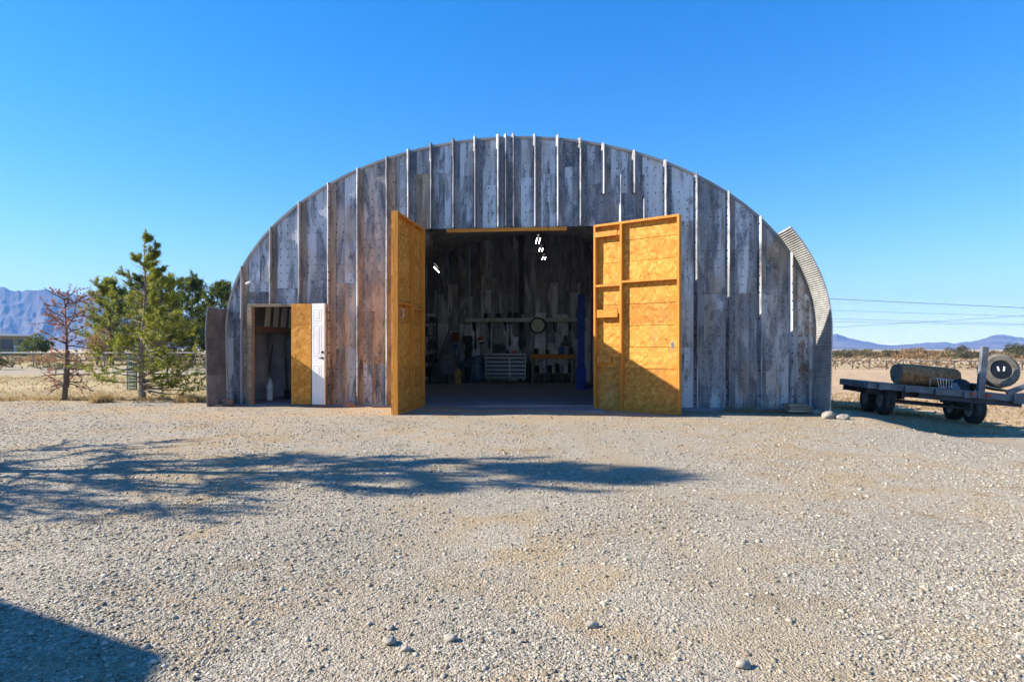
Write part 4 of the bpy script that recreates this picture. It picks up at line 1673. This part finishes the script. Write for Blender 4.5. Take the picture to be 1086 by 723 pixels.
# a few darker tufts of its own
# bare young tree, far left
def bare_tree(base, H, seed):
    rng = np.random.default_rng(seed)
    b = Vector(base)
    root = empty('bare_tree', b, 'nearly bare young tree with reddish dry leaves, left of the pine', 'tree')
    q = MB()
    tp = [b + Vector((.06 * math.sin(t * 3), 0, H * t * .92 - .04)) for t in np.linspace(0, 1, 9)]
    q.tube(tp, [.068, .056, .05, .045, .034, .022, .018, .013, .008], 8)
    C, D = [], []
    for k in range(46):
        t = rng.uniform(.16, .98)
        i = min(7, int(t * 8))
        p0 = tp[i].lerp(tp[i + 1], t * 8 - i)
        a = k * 2.4 + rng.uniform(-.4, .4)
        L = rng.uniform(.35, .85) * (1.05 - .35 * t)
        el = rng.uniform(-.25, .35) + (t - .4) * .9
        d = Vector((math.cos(a) * math.cos(el), .7 * math.sin(a) * math.cos(el), math.sin(el)))
        pts = limb_path(p0, d, L, .0, 6, rng, .10)
        q.tube(pts, [.013 * (1 - .8 * j / 6) + .002 for j in range(7)], 4, False)
        for w_ in range(4):
            j = rng.integers(1, 6)
            dd = (Vector(rng.normal(0, 1, 3)) * .6 + d).normalized()
            tip = pts[j] + dd * rng.uniform(.1, .35)
            q.tube([pts[j], tip], [.004, .002], 3, False)
            if rng.random() < .6 + .35 * t:
                for s in (.5, .75, 1):
                    C.append(tuple(pts[j].lerp(tip, s)))
                    D.append(tuple(dd))
    q.build('trunk', M['bark'], root)
    tri_obj('leaves', needles(np.array(C), np.array(D), 8, .05, .02, .9, rng), M['redleaf'], root)


bare_tree((at(68, 0, 14.1).x, 14.1, gzf(-10.1, 14.1)), 2.55, 4)

# pines behind
mids = [(118, 47, 7.0, 2.5, 'tall pine behind, leftmost of the dark row by the hangar'),
        (150, 50, 5.6, 2.6, 'broad dark pine directly behind the young pine'),
        (172, 45, 5.4, 2.6, 'dark bushy pine between the young pine and the hangar'),
        (203, 49, 6.0, 2.7, 'dark pine with a pointed top just left of the hangar'),
        (232, 47, 5.6, 2.4, 'dark pine half hidden behind the left end of the hangar'),
        (262, 48, 5.0, 2.3, None)]
for k, (px, d, H, R, lab) in enumerate(mids):
    if lab is None:
        continue
    p = at(px, 0, d)
    Hm = {118: (HY - 300) / F * 47 + 1.15, 150: (HY - 297) / F * 50 + 1.15, 172: (HY - 298) / F * 45 + 1.15, 203: (HY - 299) / F * 49 + 1.15, 232: (HY - 305) / F * 47 + 1.15}[px]
    conifer('pine_tree', lab, (p.x, d, 0), Hm, R, 40 + k, M['pineyellow'] if k in (0, 2) else M['pine'], M['bark'], .08, 84, 7, 10, .27, .05, .16, .55, 'pines behind the hangar', None, .03, .35)
bush('dry_bush', 'tan leafless bush at the foot of the leftmost dark pine', (at(103, 0, 44).x, 44, 0), 2.6, 2.7, M['tanleaf'], 71, 700, .16)
bush('green_bush', 'small dark green round bush beside the tan house', (at(41, 0, 75).x, 75, 0), 3.2, 3.0, M['pine'], 72, 900, .3)
bs = random.Random(17)
for k in range(22):
    px = bs.uniform(-15, 232)
    d = bs.uniform(33, 60)
    bush('scrub_bush', 'low brownish scrub bush in the field behind the pale rail', (at(px, 0, d).x, d, 0), bs.uniform(1.2, 3.0), bs.uniform(.4, 1.1), M[bs.choice(['redleaf', 'tanleaf', 'sage'])], 100 + k, 220, .16, 'scrub in the left field')
for k in range(34):
    px = 868 + (k + bs.random()) * 7.6
    d = bs.uniform(110, 190)
    gzz = gzf(at(px, 0, d).x, d)
    h = (EYE - gzz) - bs.uniform(.2, 4.6) * d / F
    bush('scrub_bush', 'olive desert bush on the far plain below the right hills', (at(px, 0, d).x, d, gzz), bs.uniform(4, 9), max(.8, h), M[bs.choice(['sage', 'sage', 'tanleaf'])], 200 + k, 240, .5, 'desert bushes on the right plain', stem=False)
bush('round_bush', 'pale tan rounded bush standing out on the right plain', (at(971.5, 0, 120).x, 120, -.75), 5.0, 2.2, M['tanleaf'], 333, 700, .35)
bush('tree', 'dark tree on the plain behind the spare wheel, left one', (at(1072, 0, 140).x, 140, -.75), 3.4, 3.3, M['sage'], 334, 600, .4, None, 'tree')
bush('tree', 'dark tree at the right edge of the picture on the plain', (at(1083, 0, 135).x, 135, -.75), 3.4, 2.9, M['sage'], 335, 600, .4, None, 'tree')
bush('tree', 'dark rounded tree on the plain left of the trailer post', (at(1020, 0, 150).x, 150, -.75), 4.5, 2.9, M['sage'], 336, 600, .4, None, 'tree')


# scattered dry scrub on both plains and dry grass: nobody could count it
def tufts(name, regions, mat, seed):
    rng = np.random.default_rng(seed)
    Vs = []
    for (n, fx, fy, h, w, nd) in regions:
        x, y = fx(rng, n), fy(rng, n)
        if callable(n):
            pass
        C = np.stack([x, y, gz(x, y)], -1)
        D = np.tile(np.array([[0, 0, 1.0]]), (len(C), 1))
        Vs.append(needles(C, D, nd, h, w, .45, rng))
    V = np.concatenate(Vs)
    n = len(V) // 3
    return kind(np_mesh(name, V, np.arange(n * 3).reshape(n, 3), mat), 'stuff')


U = lambda a, b: (lambda r, n: r.uniform(a, b, n))
tufts('dry_grass', [
    (700, U(-13, -6.0), lambda r, n: 13.9 + np.abs(r.normal(0, .35, n)), .09, .010, 9),
    (2600, U(-26, -6.3), U(14.5, 26), .07, .016, 6),
    (420, lambda r, n: 6.25 + np.abs(r.normal(0, .25, n)), lambda r, n: r.uniform(13.0, 17, n), .20, .012, 10),
    (500, U(6.6, 11), lambda r, n: 11.9 + r.normal(0, .5, n), .045, .010, 6),
    (1500, U(6.6, 11), lambda r, n: 13.9 + np.abs(r.normal(0, .5, n)), .07, .012, 7),
    (2600, U(7, 16), U(13.5, 26), .08, .02, 6),
    (160, U(4.0, 5.4), U(11.65, 11.9), .16, .006, 6),
    (60, lambda r, n: at(112, 0, 13.6).x + r.normal(0, .08, n), lambda r, n: 13.5 + r.normal(0, .08, n), .22, .012, 12),
    (60, lambda r, n: at(200, 0, 13.4).x + r.normal(0, .16, n), lambda r, n: 13.4 + r.normal(0, .1, n), .18, .012, 12),
], M['straw'], 5)
tufts('desert_scrub', [
    (260, lambda r, n: r.uniform(20, 190, n), lambda r, n: r.uniform(70, 190, n), .35, .2, 12),
    (900, lambda r, n: r.uniform(-600, 700, n), lambda r, n: r.uniform(160, 600, n), 1.0, .5, 8),
], M['sage'], 6)

tufts('dry_brush', [
    (4200, lambda r, n: r.uniform(20, 150, n), lambda r, n: r.uniform(58, 160, n), .24, .18, 10),
    (1600, lambda r, n: r.uniform(-120, -20, n), lambda r, n: r.uniform(55, 150, n), .28, .14, 9),
], M['tanleaf'], 9)

# ================================================================== FENCES, STAKES
def rail_fence(name, label, p0, p1, n, zt, mat, rails, post_r, top=True, pm=None):
    p0, p1 = Vector(p0), Vector(p1)
    root = empty(name, p0, label, 'fence')
    for i in range(n + 1):
        p = p0.lerp(p1, i / n)
        g = gzf(p.x, p.y)
        q = MB()
        q.tube([(p.x, p.y, g - .2), (p.x, p.y, zt + .03)], post_r * (1.5 if i % 4 == 0 else 1), 6)
        q.build('post', pm or mat, root)
    for z, r in rails:
        q = MB()
        q.tube([(p0.x, p0.y - post_r, z), (p1.x, p1.y - post_r, z)], r, 6)
        q.build('rail', mat, root)
    return root


yl = 40.0
rail_fence('rail_fence', 'pale single rail fence crossing the left field before the pines', (at(-40, 0, yl).x, yl, 0), (at(262, 0, yl).x, yl, 0), 8, at(0, 374, yl).z, M['fencepale'], [(at(0, 374, yl).z, .032)], .035, pm=M['fence'])
yl2 = 52.0
rail_fence('rail_fence', 'dark low rail fence beyond the pale rail in the left field', (at(-40, 0, yl2).x, yl2, 0), (at(262, 0, yl2).x, yl2, 0), 10, at(0, 377, yl2).z, M['fence'], [(at(0, 378.5, yl2).z, .05), (at(0, 382, yl2).z, .05)], .06)
yr = 55.0
fr2 = rail_fence('mesh_fence', 'thin wire mesh fence with dark top rail behind the trailer', (at(868, 0, yr).x, yr, gzf(30, yr)), (at(1120, 0, yr).x, yr, gzf(30, yr)), 14, at(0, 382, yr).z, M['fence'], [(at(0, 382.4, yr).z, .035)], .035)
q = MB()
x0, x1 = at(868, 0, yr).x, at(1120, 0, yr).x
zb_, zt_ = gzf(30, yr), at(0, 382.4, yr).z
k = x0
while k < x1:
    q.bar((k, yr, zb_), (min(x1, k + .8), yr, zt_), .012, .012)
    q.bar((k + .8, yr, zb_), (k, yr, zt_), .012, .012)
    k += .4
q.build('wire_mesh', M['fence'], fr2)

for px, pt, pbm, d, lab in ((72.5, 372, 411, 18.5, 'thin brown stake behind the nearly bare tree'), (177, 388, 409, 19.3, 'short dark stake right of the young pine')):
    p = at(px, pt, d)
    q = MB()
    q.tube([(p.x, d, gzf(p.x, d) - .1), (p.x + .02, d, p.z)], [.03, .026], 6)
    tag(q.build('stake', M['bark']), lab, 'stake')
# roll of green wire
p = at(140, 0, 17.5)
rt = empty('wire_roll', (p.x, 17.5, 0), 'standing roll of green coated wire mesh behind the young pine', 'wire roll')
q = MB()
for k in range(16):
    a = 2 * PI * k / 16
    q.tube([(p.x + .12 * math.cos(a), 17.5 + .12 * math.sin(a), 0), (p.x + .12 * math.cos(a), 17.5 + .12 * math.sin(a), 1.0)], .008, 4)
for k in range(11):
    z = .02 + k * .096
    q.tube([(p.x + .125 * math.cos(a), 17.5 + .125 * math.sin(a), z) for a in np.linspace(0, 2 * PI, 17)], .008, 4, False)
q.build('mesh', M['green'], rt)

# ================================================================== FAR HOUSE
hc = at(32.5, 0, 100.0)
hz1 = at(0, 356.5, 100).z
hs_ = empty('house', (hc.x, 100, 0), 'long low tan house with a white roof edge far off at the left', 'house', None, (0, 0, math.radians(37.7)))
HK = dict(parent=hs_, world=False)
q = MB(); q.box((-8, 4, hz1 / 2), (16, 8, hz1)); q.build('wall', M['stucco'], **HK)
q = MB(); q.prism([(-16.4, hz1 + .003), (.4, hz1 + .003), (.4, hz1 + .22), (-3, hz1 + .42), (-13, hz1 + .42), (-16.4, hz1 + .22)], -.5, 8.5, 'y'); q.build('roof', M['roofwhite'], **HK)
for (xc, w_, zc, h_) in ((-2.95, 1.15, 1.95, 1.25), (-1.15, .5, 1.7, 1.6), (-8, 1.6, 1.95, 1.2), (-12, 1.6, 1.95, 1.2)):
    q = MB(); q.box((xc, -.03, zc), (w_ + .25, .08, h_ + .25)); fo = q.build('window', M['shingle'], **HK)
    q = MB(); q.box((xc, -.08, zc), (w_, .04, h_)); q.build('pane', M['glass'], parent=fo, world=False)
q = MB()
for k in range(12):
    q.box((-2.0 + k * .165, -1.6, .95), (.06, .06, 1.3))
q.box((-1.1, -1.6, 1.62), (2.0, .1, .1))
q.box((-1.1, -.83, .3), (2.0, 1.55, .12))
q.build('porch_railing', M['roofwhite'], **HK)

# ================================================================== TRAILER
TY = 12.85
TX = at(981, 0, TY).x
TZ = -.275
roll = math.atan(.09)
YAW = math.radians(-8)
trl = empty('trailer', (TX, TY, TZ), 'blue grey flatbed trailer with two axles parked in the shade right of the hangar', 'trailer', None, (0, roll, YAW))
BT = dict(parent=trl, world=False)
Wl, Wr, DZt = -1.30, 1.42, .655
q = MB(); q.box(((Wl + Wr) / 2, .40, DZt - .025), (Wr - Wl - .05, 1.36, .04)); q.build('deck', M['oldwood'], **BT)
q = MB()
q.box(((Wl + Wr) / 2, -.30, DZt - .075), (Wr - Wl, .05, .13), bev=.008)
q.box(((Wl + Wr) / 2, -.318, DZt - .02), (Wr - Wl, .04, .025), bev=.004)
for x in (Wl, Wr):
    q.box((x, .40, DZt - .075), (.06, 1.34, .13), bev=.006)
for k, x in enumerate((-1.05, -.55, .02, .55)):
    q.box((x, -.345, DZt - .085), (.10, .05, .13), bev=.006)
q.build('side_rail', M['trailer'], **BT)
q = MB()
for y in (.0, .4, .8, 1.2):
    q.box((0.05, y, DZt - .20), (Wr - Wl - .25, .07, .11))
for x in (-.55, .75):
    q.box((x, .5, DZt - .19), (.09, 1.5, .13))
q.box((.65, -.26, DZt - .19), (1.9, .05, .10))
q.build('frame', M['trailer_dark'], **BT)
RY = Matrix.Rotation(PI / 2, 3, 'Y')


def wheel(parent, x, y, z, r, w, Mx=RY, tyre='rubber', rimm='rim', hub=True, off=None):
    """wheel > rim, hub; axis along Mx's z"""
    q = MB()
    ri = r * .56
    hw = w / 2
    prof = [(ri, -hw * .86), (ri * 1.08, -hw), (r * .86, -hw), (r * .97, -hw * .8), (r, -hw * .55), (r, -hw * .12), (r * .972, -hw * .10), (r * .972, hw * .10), (r, hw * .12), (r, hw * .55), (r * .97, hw * .8), (r * .86, hw), (ri * 1.08, hw), (ri, hw * .86), (ri, -hw * .86)]
    q.lathe(prof, 32, (x, y, z), Mx)
    # tread blocks
    for k in range(40):
        a = 2 * PI * k / 40
        for s in (-1, 1):
            c = Mx @ Vector((math.cos(a) * (r + .002), math.sin(a) * (r + .002), s * hw * .45)) + Vector((x, y, z))
            R2 = Mx @ Matrix.Rotation(a, 3, 'Z')
            q.box(c, (.014, r * .10, hw * .55), R2)
    wo_ = q.build('wheel', M[tyre], parent=parent, world=False)
    q = MB()
    q.lathe([(ri * 1.02, -hw * .9), (ri * .92, -hw * .86), (ri * .86, -hw * .35), (ri * .45, -hw * .25), (ri * .30, -hw * .45), (0, -hw * .45)], 28, (x, y, z), Mx)
    q.lathe([(ri * 1.02, hw * .9), (ri * .92, hw * .86), (ri * .86, hw * .35), (0, hw * .2)][::-1], 28, (x, y, z), Mx)
    for k in range(6):
        a = 2 * PI * k / 6
        q.lathe([(.012, -.02), (.012, 0)], 6, Mx @ Vector((math.cos(a) * ri * .42, math.sin(a) * ri * .42, -hw * .27)) + Vector((x, y, z)), Mx)
    q.build('rim', M[rimm], parent=wo_, world=False)
    if hub:
        q = MB()
        q.lathe([(0, -hw * .62), (ri * .14, -hw * .60), (ri * .16, -hw * .4), (ri * .16, 0)], 14, (x, y, z), Mx)
        q.build('hub', M['hub'], parent=wo_, world=False)
    return wo_


WR = .285
for (x, y) in ((-.80, 0), (-.83, .66), (.90, 0), (.87, .66)):
    wheel(trl, x, y, WR, WR, .21)
q = MB()
for y in (0, .66):
    q.tube([(-.72, y, WR), (.82, y, WR)], .032, 10)
for x in (-.55, .72):
    q.tube([(x, -.18, DZt - .26), (x - .02, -.12, WR + .10), (x, .0, WR + .06)], .022, 6)
    q.bar((x, -.22, DZt - .28), (x, .9, DZt - .30), .05, .05)
q.build('axle', M['trailer_dark'], **BT)
q = MB(); q.box((.82, -.30, (DZt - .14 + 1.55) / 2), (.125, .09, 1.55 - DZt + .14), bev=.008); q.build('stake_post', M['trailer'], **BT)
for x in (.66, .95):
    q = MB(); q.lathe([(.0, .018), (.032, .016), (.036, 0)][::-1], 12, (x, -.330, DZt - .07), RX); q.build('reflector', M['red'], **BT)
q = MB()
q.prism([(1.40, DZt - .17), (2.5, DZt - .17), (2.5, 1.30), (2.38, 1.30), (1.80, DZt + .08), (1.40, DZt + .02)], -.36, -.30, 'y')
q.build('end_bracket', M['trailer'], **BT)
q = MB(); q.bar((1.30, -.30, DZt + .01), (2.10, -.42, 1.16), .07, .10); q.build('brace', M['trailer'], **BT)
q = MB()
q.box((1.12, .10, DZt + .095), (.75, .75, .025), (0, .13, 0))
q.box((.90, .10, DZt + .06), (.10, .6, .10))
q.build('loading_ramp', M['oldwood'], **BT)
tM = Matrix.Rotation(YAW, 3, 'Z') @ Matrix.Rotation(roll, 3, 'Y')


def tw(x, y, z):
    return Vector((TX, TY, TZ)) + tM @ Vector((x, y, z))


# spare wheel
swp = tw(1.27, -.02, 1.10)
sw = empty('spare_wheel', tw(1.27, -.02, .76), 'dusty spare wheel leaning on edge at the right of the trailer deck', 'wheel')
sM = Matrix.Rotation(math.radians(-13), 3, 'Z') @ Matrix.Rotation(math.radians(-12), 3, 'X') @ Matrix.Rotation(-PI / 2, 3, 'X')
lc = swp - sw.location
q_ = wheel(sw, lc.x, lc.y, lc.z, .335, .26, sM, 'dustyrubber', 'black', False)
q_.name = 'tyre'
q = MB()
for sgn in (-1, 1):
    c = sM @ Vector((sgn * .05, -.02, -.06)) + lc
    q.box(c, (.035, .10, .13), sM @ Matrix.Rotation(.15 * sgn, 3, 'Z'), bev=.005)
q.build('hub_plate', M['whiteplastic'], sw, world=False)

# log
lgp0, lgp1 = tw(-.58, .12, DZt + .215), tw(.66, .34, DZt + .20)
lg = empty('log', tw(.2, .25, DZt), 'thick grey weathered log lying on the trailer deck', 'log')
q = MB()
n, m = 40, 28
ax_ = (lgp1 - lgp0).normalized()
sd = ax_.cross(Vector((0, 0, 1))).normalized()
up = sd.cross(ax_)
P = []
for i in range(n):
    u = i / (n - 1)
    for j in range(m):
        a = 2 * PI * j / (m - 1)
        r = .225 * (1 - .10 * u) * (1 + .05 * math.sin(a * 3 + u * 4) + .03 * math.sin(a * 7 + u * 3) + .02 * math.sin(a * 13 + 5 * u)) * (1 - .10 * max(0, 1 - u * 14))
        if abs(a - 2.2) < .14 and .35 < u < .95:
            r *= .86
        P.append(lgp0.lerp(lgp1, u) + sd * math.cos(a) * r + up * math.sin(a) * r)
q.grid(P, n, m)
q.build('bark', M['log'], lg, smooth=True)
for i, idx in ((0, 0), (1, (n - 1) * m)):
    q = MB()
    ring = P[idx:idx + m - 1]
    q.add(ring, [tuple(range(len(ring)))])
    q.build('cut_end', M['logend'], lg)

# wire rack and dark cloth on the deck
rk = empty('wire_rack', tw(.30, -.18, DZt), 'small pale wire rack tipped over in front of the log', 'rack')
q = MB()
for k in range(6):
    u = -.02 + k * .055
    q.tube([tw(.06 + u, -.24, DZt + .19), tw(.10 + u * .85, -.24, DZt + .02)], .006, 4)
for z, a, e in ((.19, .02, .34), (.02, .08, .34)):
    q.tube([tw(a, -.24, DZt + z), tw(e, -.24, DZt + z * .9 + .005)], .007, 4)
q.tube([tw(.02, -.24, DZt + .19), tw(.02, .0, DZt + .17), tw(.34, .0, DZt + .17), tw(.34, -.24, DZt + .18)], .006, 4)
for u in (.03, .34):
    q.tube([tw(u, .0, DZt + .17), tw(u, .0, DZt + .005)], .006, 4)
q.build('wires', M['steel'], rk)


def heap(x, y, w, d_, h, seed, mat, label):
    P = []
    n, m = 26, 9
    for j in range(m):
        v = j / (m - 1)
        for i in range(n):
            a = 2 * PI * i / (n - 1)
            k = (.12 + .88 * v ** .7) * (1 + .12 * math.sin(a * 5 + seed) * v + .08 * math.sin(a * 9 + seed * 2))
            P.append(tw(x + math.cos(a) * w / 2 * k, y + math.sin(a) * d_ / 2 * k, DZt + h * (1 - v ** 1.6) + .02 * math.sin(a * 3 + seed) * (1 - v)))
    q = MB(); q.grid(P, m, n); q.add(P[:n - 1], [tuple(range(n - 1))])
    tag(q.build('cloth_heap', mat, smooth=True), label, 'cloth')


heap(.58, -.06, .46, .4, .20, 1.0, M['black'], 'crumpled black cloth heap beside the trailer post')
heap(.42, -.16, .22, .2, .12, 2.2, M['trailer'], 'small grey cloth bundle next to the wire rack')

# ================================================================== POWER LINES
wp = [at(1500, 0, 70), at(700, 0, 76)]
for nm, lab, px, zt in (('utility_pole', 'wooden utility pole carrying the cables, out to the right', 1400, 9.5), ('utility_pole', 'wooden utility pole carrying the cables, behind the hangar', 640, 9.5)):
    p = at(px, 0, 70)
    r = empty('utility_pole', (p.x, 70, -.75), lab, 'pole')
    q = MB(); q.tube([(p.x, 70, -1.2), (p.x, 70, zt)], [.16, .11], 8); q.build('pole', M['bark'], r)
    for z in (7.9, 6.0, 4.6):
        q = MB(); q.box((p.x, 69.9, z), (.12, .12, .12)); q.box((p.x, 69.85, z), (1.8, .1, .1)); q.build('cross_arm', M['bark'], r)
pl_, pr_ = at(640, 0, 70).x, at(1400, 0, 70).x
for (ya, yb, r, lab) in ((316.8, 326, .034, 'highest and thickest power cable over the right hills'), (328.5, 334.5, .018, 'second power cable from the top over the right hills'), (337.5, 342.8, .017, 'third power cable from the top, nearly level'), (340.5, 344, .016, 'fourth power cable, just above the lowest'), (346.8, 334.5, .018, 'power cable that rises to the right across the others')):
    P = []
    for i in range(41):
        u = i / 40
        px = 640 + 760 * u
        py = ya + (yb - ya) * (px - 885) / 201
        sag = 5.0 * (4 * (u - .5) ** 2 - .35) * (-1)
        P.append((at(px, 0, 70).x, 70 + (0 if r > .03 else .6), at(0, py + sag * .25, 70).z))
    q = MB(); q.tube(P, r, 5)
    tag(q.build('power_cable', M['wire']), lab, 'cable', 'power cables')

# ================================================================== WHAT CASTS THE SHADOWS (beside the camera)
conifer('pine_tree', 'broad spreading pine beside the yard, left of the camera, whose shadow crosses the gravel', (-8.6, 5.95, 0), 6.3, 2.2, 77, M['pine'], M['bark'], .22, 62, 6, 7, .22, .04, .14, .75, None, None, .03, .12, flat=.5)
# house corner behind the camera
h = 2.6
Cn = Vector((-1.27 - h * 1.575, 2.33 + .0189 * h, 0))
e1 = Vector((-.9, .44, 0)).normalized()
e2 = Vector((-.44, -.9, 0)).normalized()
g = empty('garage', (Cn.x, Cn.y, 0), 'low gabled garage at the left of the yard, its corner shading the gravel', 'garage')


def gpnt(u, v, z):
    return Cn + e1 * u + e2 * v + Vector((0, 0, z))


L1, L2, ins, ht = 3.6, 7.0, .35, h
rise = .40
q = MB()
q.add([gpnt(ins, ins, 0), gpnt(L1 - ins, ins, 0), gpnt(L1 - ins, L2 - ins, 0), gpnt(ins, L2 - ins, 0), gpnt(ins, ins, ht - .05), gpnt(L1 - ins, ins, ht - .05), gpnt(L1 - ins, L2 - ins, ht - .05), gpnt(ins, L2 - ins, ht - .05)], [(0, 1, 5, 4), (1, 2, 6, 5), (2, 3, 7, 6), (3, 0, 4, 7), (4, 5, 6, 7)])
q.build('wall', M['stucco'], g)
q = MB()
mid = L2 / 2
rz = ht + mid * rise
rv = [gpnt(0, 0, ht), gpnt(L1, 0, ht), gpnt(L1, mid, rz), gpnt(0, mid, rz), gpnt(L1, L2, ht), gpnt(0, L2, ht)]
low_ = [p - Vector((0, 0, .12)) for p in rv]
q.add(rv + low_, [(0, 1, 2, 3), (3, 2, 4, 5), (6, 9, 8, 7), (9, 11, 10, 8), (0, 6, 7, 1), (4, 10, 11, 5), (0, 3, 9, 6), (3, 5, 11, 9), (1, 7, 8, 2), (2, 8, 10, 4)])
q.build('roof', M['shingle'], g)
q = MB()
Rg = Matrix((e1, e2, Vector((0, 0, 1)))).transposed()
q.box(gpnt(L1 / 2, ins - .02, 1.05), (.9, .05, 2.0), Rg)
q.build('door', M['white'], g)
